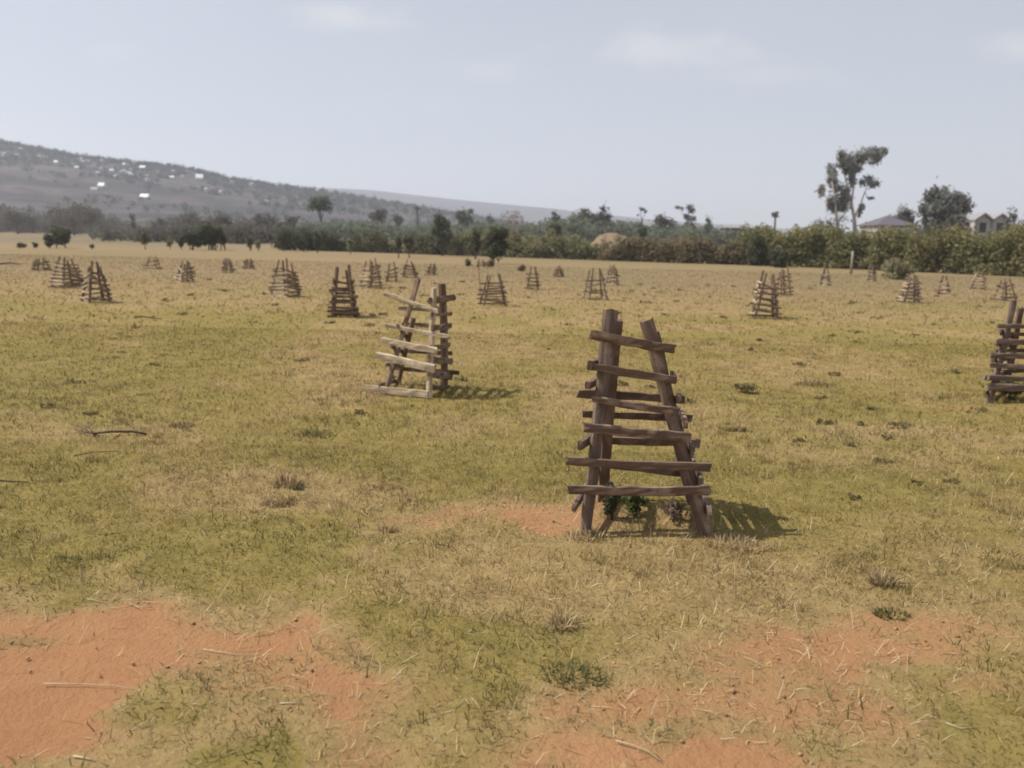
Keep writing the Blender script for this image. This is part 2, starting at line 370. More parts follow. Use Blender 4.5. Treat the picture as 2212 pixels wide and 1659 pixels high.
class MB:
    def __init__(s): s.v = []; s.f = []; s.g = []
    def tube(s, pts, rad, n=7, cap=True):
        pts = [Vector(p) for p in pts]; b0 = len(s.v); ang = random.random()*6
        for i, p in enumerate(pts):
            d = (pts[min(i+1, len(pts)-1)]-pts[max(i-1, 0)]).normalized()
            a = d.orthogonal().normalized() if i == 0 else (a-d*a.dot(d)).normalized()
            b = d.cross(a); r = rad[i] if isinstance(rad, (list, tuple)) else rad
            for j in range(n):
                th = ang+2*math.pi*j/n; rr = r*(1+.12*math.sin(j*2.4+i))
                s.v.append(p+a*math.cos(th)*rr+b*math.sin(th)*rr); s.g.append(random.random())
        for i in range(len(pts)-1):
            for j in range(n):
                q = b0+i*n+j; q2 = b0+i*n+(j+1) % n; s.f.append((q, q2, q2+n, q+n))
        if cap:
            s.f.append(tuple(b0+j for j in reversed(range(n)))); s.f.append(tuple(b0+(len(pts)-1)*n+j for j in range(n)))
        return s
    def slab(s, a, b, w, th, out, bend=.0, seg=5, taper=.0):
        """irregular split-wood board from a to b; out = thickness direction; half-round outer face"""
        a = Vector(a); b = Vector(b); d = (b-a).normalized(); o = Vector(out); o = (o-d*o.dot(d)).normalized(); wv = d.cross(o)
        prof = [(-.5, -.5), (.5, -.5), (.55, .2), (.42, .5), (.02, .56), (-.44, .48), (-.55, .15)]
        b0 = len(s.v); n = len(prof); js = [random.uniform(-.07, .07) for _ in prof]; wob = [random.uniform(-1, 1) for _ in range(seg+1)]; L = (b-a).length
        for i in range(seg+1):
            t_ = i/seg; c = a.lerp(b, t_)+wv*wob[i]*w*.04+o*wob[-1-i]*w*.03+o*(math.sin(t_*math.pi)*bend)+wv*(math.sin(t_*math.pi+bend*40)*abs(bend)*.6)
            ww = w*(1+taper*(t_-.5))*(1+random.uniform(-.11, .11)); tt = th*(1+random.uniform(-.1, .1))
            for j, (pu, pv) in enumerate(prof):
                ee = random.uniform(-.012, .012) if i in (0, seg) else 0
                s.v.append(c+wv*(pu+js[j])*ww+o*(pv+js[j]*.5)*tt+d*ee); s.g.append(random.random())
        for i in range(seg):
            for j in range(n):
                q = b0+i*n+j; q2 = b0+i*n+(j+1) % n; s.f.append((q, q2, q2+n, q+n))
        s.f.append(tuple(b0+j for j in reversed(range(n)))); s.f.append(tuple(b0+seg*n+j for j in range(n)))
        return s
    def box(s, c, h, rz=0):
        b0 = len(s.v); cs, sn = math.cos(rz), math.sin(rz)
        for dz in (-1, 1):
            for dx, dy in ((-1, -1), (1, -1), (1, 1), (-1, 1)):
                s.v.append(Vector((c[0]+(dx*h[0]*cs-dy*h[1]*sn), c[1]+(dx*h[0]*sn+dy*h[1]*cs), c[2]+dz*h[2]))); s.g.append(.5)
        for f in ((3, 2, 1, 0), (4, 5, 6, 7), (0, 1, 5, 4), (1, 2, 6, 5), (2, 3, 7, 6), (3, 0, 4, 7)): s.f.append(tuple(b0+i for i in f))
        return s
    def poly(s, vs, fs):
        b0 = len(s.v); s.v += [Vector(q) for q in vs]; s.g += [.5]*len(vs); s.f += [tuple(b0+i for i in f) for f in fs]; return s
    def build(s, name, mat, parent=None, smooth=False, origin=None):
        me = bpy.data.meshes.new(name)
        o_ = Vector(origin) if origin is not None else Vector((0, 0, 0))
        me.from_pydata([tuple(q-o_) for q in s.v], [], s.f); me.update()
        a = me.attributes.new('grain', 'FLOAT', 'POINT'); a.data.foreach_set('value', np.array(s.g, np.float32))
        if smooth: me.polygons.foreach_set('use_smooth', np.ones(len(me.polygons), bool))
        me.materials.append(mat); o = bpy.data.objects.new(name, me); C.objects.link(o)
        if parent: o.parent = parent
        return o
def crown(parent, base, blobs, n, size, mat, name='crown', **kw):
    V, Fq, tn = leaf_cloud(blobs, n, size, **kw)
    V = V-np.array(base)[None, :]
    return np_mesh(name, V, Fq, mat, 4, {'tone': ('FLOAT', tn)}, parent)

def px_w(n, D): return n*K/F*D          # n photo units at distance D in metres

# dense shrub / tree: blobs made from box of given size, trunk(s)
def tree(name, label, cat, group, xd, ytop, wd, D, mat, ybot=None, crown_frac=.85, n=900, leaf=.22, nb=9, stems=1, bark='bark', base=None, onground=False):
    if onground:
        b = ground(xd, ytop[1]); D = b.y; ytop = ytop[0]
    else: b = at(xd, 500, D)
    gz = ghf(b.x, D) if base is None else base
    top = at(xd, ytop, D).z; H = max(top-gz, .3); w_ = px_w(wd, D)/2
    loc = (b.x, D, gz); e = empty(name, loc, label, cat, group)
    c0 = gz+H*(1-crown_frac); hc = H*crown_frac
    lo = crown_frac > .95
    bl = [(b.x, D, c0+hc*(.38 if lo else .5), w_*.8, w_*.72, hc*(.56 if lo else .46))]
    for i in range(nb):
        th = random.random()*6.28; rr = random.uniform(.35, .72)*w_; f = random.uniform(.05 if lo else .12, .8 if lo else .88)
        rad = w_*random.uniform(.28, .48)*(1.05-abs(f-.5)*.6)
        bl.append((b.x+math.cos(th)*rr, D+math.sin(th)*rr, c0+hc*f, rad, rad, min(rad*random.uniform(.7, 1.1), hc*.28)))
    crown(e, loc, bl, n, leaf, mat)
    for s_ in range(stems):
        ox = random.uniform(-.5, .5)*w_ if stems > 1 else 0; oy = random.uniform(-.3, .3)*w_ if stems > 1 else 0
        q = MB(); r = max(H*.022, .025)
        q.tube([(ox, oy, -.05), (ox*.9+.02*H*random.uniform(-1, 1), oy, H*.3), (ox*.5, oy*.6, H*.62)], [r*1.4, r, r*.5], 6)
        for _ in range(3):
            th = random.random()*6.28; q.tube([(ox*.8, oy*.8, H*random.uniform(.25, .45)), (math.cos(th)*w_*.5, math.sin(th)*w_*.5, H*random.uniform(.55, .8))], [r*.6, r*.25], 5)
        q.build('trunk' if cat == 'tree' else 'stem', M[bark], e, True)
    return e

# ------------------------------------------------------------------ hedges along the far edge of the field
def hedge(label, pts, mat, leafn, leaf, top_fn, depth=1.5, name='hedge'):
    """pts: (xd, base yd) ; top_fn(xd) -> photo height of the top"""
    blobs = []; x0, x1 = pts[0][0], pts[-1][0]
    steps = int((x1-x0)/9)
    for i in range(steps):
        xd = x0+(x1-x0)*(i+random.uniform(-.4, .4))/steps
        yb = np.interp(xd, [q[0] for q in pts], [q[1] for q in pts]); gpt = ground(xd, yb)
        D = gpt.y+depth*random.uniform(.55, 1.4)
        topz = at(xd, top_fn(xd)+random.uniform(-9, 13)+6*math.sin(xd*.045)+4*math.sin(xd*.13), D).z; xw = at(xd, 500, D).x
        r = random.uniform(.7, 1.25)
        zz = topz-r
        while zz > -.1:
            blobs.append((xw+random.uniform(-.4, .4), D+random.uniform(-.5, .5), max(zz, .3), r, r*.9, r*random.uniform(.75, 1)))
            zz -= r*1.15; r *= random.uniform(.95, 1.15)
    c = ground((x0+x1)/2, (pts[0][1]+pts[-1][1])/2); base = (c.x, c.y, 0)
    V, Fq, tn = leaf_cloud(blobs, leafn, leaf, zmin=0)
    o = np_mesh(name, V-np.array(base), Fq, mat, 4, {'tone': ('FLOAT', tn)}); o.location = base
    return tag(o, label, 'hedge', 'hedges along the far edge of the field')
HB = [(590, 540), (750, 544), (950, 551), (1300, 563), (1600, 573), (1800, 580), (2212, 599), (2420, 608)]
def seg(a, b):
    xs = [q[0] for q in HB]; ys = [q[1] for q in HB]
    return [(x_, float(np.interp(x_, xs, ys))) for x_ in np.linspace(a, b, 5)]
def tf(xs, ys): return lambda q: float(np.interp(q, xs, ys))
hedge('dark green hedge bushes at the far left end of the hedge line', seg(598, 770), M['leaf_dark'], 9000, .26, tf([598, 700, 770], [500, 497, 508]))
hedge('low olive hedge behind the pair of thin stems, left of the large blue green tree', seg(770, 960), M['leaf_olive'], 9000, .25, tf([770, 830, 900, 960], [508, 514, 516, 505]))
hedge('grey green hedge between the blue green tree and the bare brown mound', seg(960, 1290), M['leaf_hedge'], 17000, .25, tf([960, 1050, 1180, 1290], [500, 498, 505, 512]))
hedge('low brownish hedge below the bare mound, ending at the tall bright green hedge', seg(1285, 1625), M['leaf_brownhedge'], 17000, .24, tf([1285, 1320, 1400, 1500, 1560, 1625], [519, 524, 508, 511, 522, 520]))
hedge('tall bright green hedge beginning at a dark gap, below the tall gum tree', seg(1612, 1900), M['leaf_green'], 24000, .23, tf([1612, 1640, 1720, 1800, 1900], [500, 490, 488, 489, 492]), depth=1.9)
hedge('tall dense yellow green hedge running out of the photo on the right', seg(1900, 2420), M['leaf_green'], 38000, .22, tf([1900, 1960, 2080, 2150, 2212, 2420], [494, 488, 495, 495, 482, 476]), depth=1.9)

# far belts that read as one mass
def belt(name, label, x0, x1, D0, D1, top, n, nl, leaf, mat, cat, r0_=1.2, r1_=2.6):
    bl = []
    for i in range(n):
        xd = random.uniform(x0, x1); D = random.uniform(D0, D1); b = at(xd, 500, D); gz = ghf(b.x, D)
        tz = at(xd, top(xd)+abs(random.gauss(0, 7)), D).z; r = random.uniform(r0_, r1_); h = tz-gz
        if h < .5: continue
        r = min(r, h*.6); z_ = tz-r
        while z_ > gz-.2:
            bl.append((b.x, D, z_, r*1.25, r, r)); z_ -= r*1.4
    V, Fq, tn = leaf_cloud(bl, nl, leaf)
    return tag(np_mesh(name, V, Fq, mat, 4, {'tone': ('FLOAT', tn)}), label, cat, kind='stuff')
belt('woodland', 'grey brown scrub wood at the foot of the hill on the left', -260, 640, 260, 360, tf([-260, 0, 100, 200, 300, 380, 450, 560, 640], [455, 452, 462, 452, 478, 462, 462, 468, 478]), 300, 42000, .8, M['leaf_scrub'], 'woodland', 2, 4)
belt('scrub', 'low grey green scrub growing between the dry field and the far wood on the left', 200, 640, 130, 210, tf([200, 260, 320, 400, 560, 640], [497, 490, 488, 478, 482, 480]), 200, 26000, .5, M['leaf_scrub'], 'scrub', 1, 2)
belt('woodland', 'dusty green wood behind the hedge in the middle of the photo', 580, 1000, 140, 260, tf([580, 700, 780, 850, 950, 1000], [482, 476, 474, 484, 486, 482]), 240, 30000, .55, M['leaf_blue'], 'woodland', 1.4, 3)
belt('woodland', 'grey green wood behind the hedge left of the dark roof', 980, 1660, 150, 260, tf([980, 1060, 1130, 1200, 1260, 1300, 1350, 1420, 1500, 1600, 1660], [482, 476, 484, 470, 462, 468, 476, 482, 484, 492, 490]), 320, 44000, .55, M['leaf_blue'], 'woodland', 1.4, 3)
belt('woodland', 'grey green wood standing behind the tall hedge on the right', 1640, 2420, 110, 150, tf([1640, 1740, 1800, 1900, 2420], [492, 486, 488, 494, 488]), 90, 9000, .4, M['leaf_blue'], 'woodland', 1.2, 2.2)
# trees scattered over the far slope: too many to count
bl = []
for i in range(5200):
    xd = random.uniform(-500, 1150); fr = random.random()
    yc_ = float(np.interp(xd, c1x, c1y)); yd = yc_+1+(fr**1.8)*108
    if fr > .7 and random.random() < .5: continue
    h_ = hit1(xd, yd)
    if fr > .42 and float(fbm(np.array([h_.x]), np.array([h_.y*1.6]), 60, 4)[0]) < .50: continue
    s_ = random.uniform(1.1, 3.0)
    bl.append((h_.x, h_.y, h_.z+s_*.7, s_*random.uniform(.9, 1.5), s_, s_*random.uniform(.8, 1.3)))
V, Fq, tn = leaf_cloud(bl, 80000, 1.3)
tag(np_mesh('hillside_wood', V, Fq, M['leaf_hill'], 4, {'tone': ('FLOAT', tn)}), 'scattered dark trees covering the hazy hillside', 'woodland', kind='stuff')

# ------------------------------------------------------------------ individual trees behind the hedge
GT = 'trees standing beyond the hedge'
def T(label, xd, yt, wd, D, mat, **kw): return tree('tree', label, 'tree', GT, xd, yt, wd, D, M[mat], **kw)
T('spreading umbrella crowned tree rising in front of the hillside, left of the palm', 693, 417, 54, 190, 'leaf_blue', crown_frac=.42, n=1500, leaf=.5, nb=12)
T('hazy grey round tree on the skyline between the umbrella tree and the palm', 818, 449, 52, 230, 'leaf_scrub', n=1000, leaf=.5)
T('small dark tree just left of the thin palm', 860, 460, 24, 210, 'leaf_blue', n=500, leaf=.45)
T('dark bushy tree just right of the large blue green tree', 1008, 451, 52, 190, 'leaf_blue', n=1300, leaf=.45)
T('narrow pointed tree between two broad trees in mid skyline', 1060, 462, 20, 190, 'leaf_blue', n=400, leaf=.4)
T('pale brown airy tree on the far skyline, right of the narrow pointed tree', 1108, 449, 60, 220, 'leaf_dry', n=500, leaf=.4, bark='bark_pale')
T('small tree where the far ridge meets the broad dark trees', 1198, 451, 24, 180, 'leaf_scrub', n=450, leaf=.4)
T('broad dark tree left of the taller upright one, in front of the pale sky', 1260, 447, 76, 170, 'leaf_scrub', n=1900, leaf=.4, nb=12)
T('upright dark tree, tallest of the group above the bare brown mound', 1304, 438, 40, 165, 'leaf_scrub', n=1500, leaf=.36, crown_frac=.95)
T('broad grey tree at the left of two wispy trees', 1436, 460, 64, 170, 'leaf_scrub', n=1400, leaf=.38)
T('small grey tree below the wispy tree', 1492, 466, 34, 175, 'leaf_scrub', n=600, leaf=.36)
T('small conical tree left of the low grey roof', 1530, 468, 26, 170, 'leaf_blue', n=600, leaf=.36)
T('tiny tree showing over the low grey roof', 1612, 476, 15, 165, 'leaf_blue', n=250, leaf=.3)
T('dark tree rising over the grey green hedge, left of the bare mound', 1200, 473, 36, 100, 'leaf_dark', n=1000, leaf=.28)
T('round dark tree just right of the bare mound', 1388, 483, 34, 115, 'leaf_dark', n=900, leaf=.28)
T('rounded dark tree with a smooth dome crown, directly beside the dark hipped roof', 1951, 443, 60, 120, 'leaf_gum', n=5000, leaf=.34, crown_frac=.7, nb=5)
T('large broad dark tree, biggest crown on the right skyline', 2038, 405, 116, 105, 'leaf_gum', n=14000, leaf=.4, crown_frac=.93, nb=16)
T('dark low tree filling the foot of the biggest round tree', 2068, 455, 60, 103, 'leaf_gum', n=2000, leaf=.3, crown_frac=.95)
T('grey brown scrubby tree at the foot of the tall gum tree', 1790, 462, 100, 118, 'leaf_scrub', n=1800, leaf=.3, crown_frac=.9, nb=14)
T('thin grey tree right of the twin gabled house', 2180, 441, 36, 120, 'leaf_scrub', n=750, leaf=.3)
T('small twiggy tree at the right edge of the photo skyline', 2207, 458, 22, 120, 'leaf_scrub', n=260, leaf=.28)
T('bushy green tree between the dome tree and the biggest round tree', 1985, 470, 70, 108, 'leaf_green', n=1200, leaf=.26)

# scrub trees at the left, in front of the hillside
GL = 'scrub trees at the foot of the hill'
for (lb, xd, yt, wd, D, n) in (
    ('wide grey brown scrub tree at the left edge of the photo', 38, 443, 92, 230, 2200),
    ('broad domed scrub tree behind the dark field shrub', 160, 441, 130, 220, 3200),
    ('small dark scrub tree under the lower tin roofs of the hill', 288, 458, 16, 240, 350),
    ('flat topped dark scrub tree below the long tin roof on the hill', 342, 468, 34, 240, 700),
    ('dark scrub tree behind the leggy shrub thicket', 478, 452, 60, 190, 1700),
    ('grey scrub tree left of the leggy shrub thicket', 408, 456, 70, 210, 1500),
    ('dark scrub tree between the thicket and the hedge', 572, 458, 70, 180, 1700),
    ('grey scrub tree in front of the hill, left end of the hedge', 628, 466, 50, 170, 1100)):
    tree('scrub_tree', lb, 'tree', GL, xd, yt, wd, D, M['leaf_scrub'], n=n, leaf=.48, crown_frac=.9, nb=12)

# palms on the skyline
def palm(label, xd, yt, wd, D, bottom):
    b = at(xd, 500, D); gz = ghf(b.x, D); top = at(xd, yt, D).z; H = top-gz; r = px_w(wd, D)/2
    e = empty('palm_tree', (b.x, D, gz), label, 'tree', 'thin palms on the skyline')
    MB().tube([(0, 0, 0), (.1, 0, H*.5), (0, 0, H-r*.9)], [.24, .18, .16], 7).build('trunk', M['bark'], e, True)
    q = MB()
    for i in range(26):
        th = i*2.4; el = random.uniform(-.5, 1.2); pr = None; L = r*random.uniform(.9, 1.15); base = Vector((0, 0, H-r)); pts = []
        for k_ in range(5):
            s_ = k_/4; pts.append(base+Vector((math.cos(th)*math.cos(el)*L*s_, math.sin(th)*math.cos(el)*L*s_, math.sin(el)*L*s_-r*.5*s_*s_)))
        side = Vector((-math.sin(th), math.cos(th), 0))
        vs = []; fs = []
        for k_, p_ in enumerate(pts):
            wd_ = .32*math.sin(.35+k_/4*2.6)+.03; vs += [p_-side*wd_-Vector((0, 0, wd_*.6)), p_, p_+side*wd_-Vector((0, 0, wd_*.6))]
        for k_ in range(4):
            a_ = k_*3; fs += [(a_, a_+1, a_+4, a_+3), (a_+1, a_+2, a_+5, a_+4)]
        q.poly(vs, fs)
    q.build('fronds', M['leaf_gum'], e)
palm('thin palm with a tufted head in front of the far ridge', 901, 439, 17, 200, 475)
palm('small lone palm head over the tall green hedge, left of the tall gum tree', 1672, 450, 20, 150, 490)

# wispy trees
def blob_tree(label, D, blobs_c, trunks, mat, bark, n, leaf, conv, base_xd, name='gum_tree', group=None):
    b = at(base_xd, 500, D); gz = ghf(b.x, D); loc = (b.x, D, gz)
    e = empty(name, loc, label, 'tree', group); L = Vector(loc); bl = []
    for (cx, cy, rx, ry) in blobs_c:
        X_, Y_ = conv(cx, cy); dd = D+random.uniform(-1, 1)*1.3; c = at(X_, Y_, dd); s_ = conv(cx+rx, cy)[0]-X_; s2 = conv(cx, cy+ry)[1]-Y_
        rxw, rzw = px_w(s_, dd), px_w(s2, dd); rxw *= 1.28; rzw *= 1.25; bl.append((c.x, dd, c.z, rxw, (rxw+rzw)/2, rzw))
        for _ in range(3):
            bl.append((c.x+random.uniform(-.7, .7)*rxw, dd+random.uniform(-.7, .7)*rxw, c.z+random.uniform(-.6, .6)*rzw, rxw*.45, rxw*.45, rzw*.45))
    crown(e, loc, bl, n, leaf, mat, shell=.6)
    for br in trunks:
        q = MB(); pts = []
        for (cx, cy, dy, r) in br: X_, Y_ = conv(cx, cy); pts.append((at(X_, Y_, D+dy)-L, r))
        pts2 = [pts[0][0]] + [a for a, _ in pts[1:]]
        q.tube(pts2, [r for _, r in pts], 7)
        q.build('trunk' if br[0][3] > .2 else 'limb', bark, e, True)
    return e
cv8 = lambda cx, cy: ((1960+cx/3.687)*.864, (340+cy/3.687)*.864)
blob_tree('tall pale trunked gum tree with open broken crown, tallest tree on the right', 125,
    [(770, 165, 110, 52), (870, 165, 58, 55), (850, 225, 45, 35), (580, 215, 70, 55), (690, 230, 60, 45), (525, 175, 36, 45), (530, 250, 35, 50), (640, 300, 60, 55), (660, 250, 60, 45), (435, 320, 38, 55),
     (450, 380, 40, 60), (460, 430, 35, 35), (620, 380, 30, 60), (640, 430, 24, 40), (780, 400, 40, 40), (830, 440, 52, 38), (730, 430, 36, 30), (340, 510, 34, 46), (355, 480, 18, 30), (500, 480, 62, 50), (560, 520, 44, 60),
     (450, 590, 50, 50), (540, 600, 66, 60), (480, 660, 60, 46), (440, 640, 40, 60), (715, 660, 24, 42), (700, 710, 18, 36), (800, 572, 24, 12), (560, 660, 40, 40), (560, 300, 26, 40)],
    [[(655, 900, 0, .34), (648, 760, 0, .28), (622, 620, 0, .22), (590, 480, .3, .15), (560, 360, .5, .08), (540, 250, .4, .05)],
     [(500, 900, -1, .26), (495, 780, -1, .22), (480, 700, -1, .18), (470, 560, -1, .10), (440, 420, -1, .06)],
     [(622, 620, 0, .16), (640, 480, 0, .12), (660, 340, 0, .09), (720, 230, 0, .06), (800, 170, 0, .04)],
     [(648, 760, 0, .15), (700, 640, .3, .10), (745, 520, .5, .08), (780, 440, .5, .05), (850, 420, .5, .03)],
     [(470, 560, -1, .09), (400, 580, -1, .06), (345, 510, -1, .04)],
     [(495, 790, -1, .14), (560, 720, -1, .1), (600, 640, -.6, .06)],
     [(745, 520, .5, .06), (780, 580, .5, .04), (805, 572, .5, .03)]],
    M['leaf_pale_gum'], M['bark_pale'], 12000, .3, cv8, 1855)
cv3 = lambda cx, cy: ((1300+cx/3.16)*.864, (480+cy/3.16)*.864)
blob_tree('wispy pale tree with a few leaf tufts against the sky, larger of the two', 170,
    [(1250, 122, 26, 12), (1340, 120, 30, 22), (1360, 150, 22, 24), (1320, 200, 24, 24), (1280, 130, 14, 12), (1370, 210, 22, 22)],
    [[(1340, 330, 0, .24), (1335, 250, 0, .15), (1330, 180, 0, .09), (1345, 120, 0, .04)], [(1335, 250, 0, .12), (1290, 180, 0, .06), (1255, 125, 0, .03)]],
    M['leaf_gum'], M['bark_pale'], 800, .34, cv3, 1480, group='wispy trees on the skyline')
blob_tree('smaller wispy tree with sparse tufts above the low wood', 180,
    [(955, 130, 18, 10), (990, 155, 14, 12), (930, 182, 10, 8), (970, 140, 16, 10)],
    [[(960, 330, 0, .22), (962, 230, 0, .1), (950, 150, 0, .04)], [(962, 230, 0, .09), (990, 160, 0, .03)]],
    M['leaf_gum'], M['bark'], 180, .34, cv3, 1385, group='wispy trees on the skyline')

# ------------------------------------------------------------------ shrubs on the field edge (on the flat ground)
GS = 'dark shrubs along the far edge of the field'
def SH(label, xd, yt, yb, wd, mat='leaf_dark', n=700, cf=.86, stems=1, leaf=.2, nb=8):
    return tree('shrub', label, 'shrub', GS, xd, (yt, yb), wd, 0, M[mat], onground=True, n=n, crown_frac=cf, stems=stems, leaf=leaf, nb=nb, base=0)
SH('round dark shrub alone in the dry field on the left', 132, 488, 536, 44, n=1500, leaf=.28, stems=2)
SH('smaller dark shrub touching the left side of the round shrub', 108, 505, 537, 24, n=600, leaf=.26)
SH('tiny two lobed shrub near the left edge of the field', 48, 524, 536, 18, 'leaf_olive', n=220, cf=.95)
SH('tiny upright shrub left of the round dark shrub', 77, 523, 536, 12, 'leaf_olive', n=160, cf=.95)
SH('tiny forked shrub in the dry field right of the round shrub', 198, 527, 538, 12, 'leaf_olive', n=120, cf=.95)
SH('vase shaped shrub on a thin stem, alone between the round shrub and the thicket', 314, 502, 539, 19, 'leaf_olive', n=500, cf=.72, leaf=.24)
SH('pale small shrub at the left end of the leggy thicket', 368, 510, 539, 14, 'leaf_hedge', n=300)
SH('small olive shrub second from the left of the leggy thicket', 392, 506, 539, 19, 'leaf_olive', n=500)
SH('low dark shrub on several stems in the leggy thicket', 418, 500, 540, 36, n=1100, stems=4, leaf=.28)
SH('tallest dark shrub of the leggy thicket', 452, 478, 540, 56, 'leaf_dark', n=2400, stems=4, leaf=.32)
SH('narrow dark shrub at the right end of the leggy thicket', 482, 498, 540, 18, n=500, stems=2)
SH('slim dark shrub alone right of the leggy thicket', 540, 508, 542, 17, 'leaf_olive', n=420)
SH('small shrub with curved stem left of the hedge end', 558, 515, 542, 14, 'leaf_hedge', n=220)
SH('upright dark shrub at the left end of the hedge', 612, 494, 543, 28, n=900)
SH('wide dark shrub with a pale stone at its foot', 648, 505, 543, 40, n=1200, stems=3)
SH('slender dark shrub standing forward of the hedge', 686, 498, 547, 18, n=650)
SH('dark shrub right of the slender one', 716, 506, 543, 34, n=900, stems=2)
SH('small green shrub on a leaning stem before the hedge', 757, 515, 549, 20, 'leaf_hedge', n=420)
SH('left shrub of a pair on thin bare stems', 861, 508, 557, 18, 'leaf_olive', n=420, cf=.62)
SH('right shrub of a pair on thin bare stems', 884, 505, 557, 32, 'leaf_olive', n=650, cf=.66)
tree('tree', 'large blue green tree standing forward of the hedge, above the bright railed guard', 'tree', 'trees at the hedge line', 955, (456, 553), 52, 0, M['leaf_blue'], onground=True, n=3000, crown_frac=.88, leaf=.27, nb=14, base=0)
SH('tall dark column shaped shrub on a thin stem', 1027, 494, 560, 28, n=1300, cf=.82)
SH('broad dark green shrub, nearest of the hedge line shrubs', 1072, 488, 570, 50, 'leaf_dark', n=2600, cf=.86, stems=2, leaf=.24, nb=12)
SH('dark shrub at the left start of the tall bright green hedge', 1632, 498, 574, 42, n=1800, cf=.96, leaf=.24)
SH('low dark shrub inside the foot of the bright green hedge', 1680, 530, 578, 44, n=1200, cf=.98, leaf=.24)
SH('low bushy clump bulging forward from the tall hedge on the right', 1935, 555, 603, 75, 'leaf_hedge', n=1400, cf=.98, leaf=.2)
SH('small dark bush left of the broad dark green shrub', 1012, 558, 575, 16, 'leaf_olive', n=260, cf=.98, leaf=.14)
SH('small brown bush at the foot of the broad dark green shrub', 1058, 560, 576, 20, 'leaf_dry', n=220, cf=.98, leaf=.13)
SH('low rusty bush alone on the grass below the hedge', 1126, 571, 586, 20, 'leaf_dry', n=260, cf=.98, leaf=.12)

# bare mound behind the hedge
b = at(1318, 512, 130); q_x, q_y = b.x, 130.0
xs = np.linspace(-1, 1, 40); gxm, gym = np.meshgrid(xs, xs); rr = np.sqrt(gxm**2+gym**2)
zz = (1-sstep(rr+(fbm(gxm*3, gym*3, 1, 3)-.5)*.5, .1, 1.05))
top = at(1318, 503, 130).z; gz = ghf(q_x, q_y)
ix = np.arange(1600).reshape(40, 40); Fq = np.stack([ix[:-1, :-1], ix[:-1, 1:], ix[1:, 1:], ix[1:, :-1]], -1).reshape(-1, 4)
n_ = 1600
o = np_mesh('soil_mound', np.stack([q_x+gxm.ravel()*px_w(62, 130), q_y+gym.ravel()*5, gz-.3+zz.ravel()*(top-gz+.3)], 1), Fq, M['ground'], 4,
    {'soil': ('FLOAT', np.full(n_, .05)), 'dry': ('FLOAT', np.ones(n_)), 'green': ('FLOAT', np.zeros(n_)), 'far': ('FLOAT', np.full(n_, .9))}, smooth=True)
tag(o, kind='structure')

# ------------------------------------------------------------------ houses
def house(name, label, group, loc, wx, wy, hw, hr, rz, roofmat, kind='gable', wall='plaster', detail=True, over=.3):
    e = empty(name, loc, label, 'house', group, rz)
    MB().box((0, 0, hw/2-.4), (wx/2, wy/2, hw/2+.4)).build('wall', M[wall], e)
    a, b_ = wx/2+over, wy/2+over; z0 = hw+.003; t_ = .12; q = MB()
    if kind == 'hip':
        r_ = max(a-b_, .2)
        vs = [(-a, -b_, z0), (a, -b_, z0), (a, b_, z0), (-a, b_, z0), (-a, -b_, z0+t_), (a, -b_, z0+t_), (a, b_, z0+t_), (-a, b_, z0+t_), (-r_, 0, z0+hr), (r_, 0, z0+hr)]
        fs = [(3, 2, 1, 0), (0, 1, 5, 4), (1, 2, 6, 5), (2, 3, 7, 6), (3, 0, 4, 7), (4, 5, 9, 8), (5, 6, 9), (6, 7, 8, 9), (7, 4, 8)]
    else:
        vs = [(-a, -b_, z0), (a, -b_, z0), (a, b_, z0), (-a, b_, z0), (-a, -b_, z0+t_), (a, -b_, z0+t_), (a, b_, z0+t_), (-a, b_, z0+t_), (-a, 0, z0+hr), (a, 0, z0+hr)]
        fs = [(3, 2, 1, 0), (0, 1, 5, 4), (2, 3, 7, 6), (4, 5, 9, 8), (6, 7, 8, 9), (1, 2, 6, 9, 5), (3, 0, 4, 8, 7)]
    q.poly(vs, fs).build('roof', M[roofmat], e)
    if detail:
        MB().box((-wx*.05, -wy/2-.02, .98), (.45, .03, .98)).build('door', M['opening'], e)
        for sx_ in (-.32, .28):
            f_ = MB().box((wx*sx_, -wy/2-.02, 1.55), (.55, .03, .5)).build('window', M['bright_frame'], e)
            MB().box((wx*sx_, -wy/2-.06, 1.55), (.45, .012, .4)).build('pane', M['opening'], f_)
    return e
D = 118; b = at(1905, 500, D); gz = ghf(b.x, D); hw = at(1905, 489, D).z-gz; pk = at(1905, 466, D).z-gz
house('house', 'house with a dark mauve hipped roof showing over the tall hedge', None, (b.x+.6, D, gz), px_w(80, D), 5, hw, pk-hw, R(6), 'roof_dark', 'hip')
D = 165; b = at(1592, 500, D); gz = ghf(b.x, D); hw = at(1592, 494, D).z-gz; pk = at(1592, 485, D).z-gz
house('house', 'low house with a long shallow grey roof behind the middle hedge', None, (b.x, D, gz), px_w(60, D), 6, max(hw, 1.5), max(pk-hw, .8), R(-4), 'roof_grey', 'gable', wall='roof_dark', detail=False)
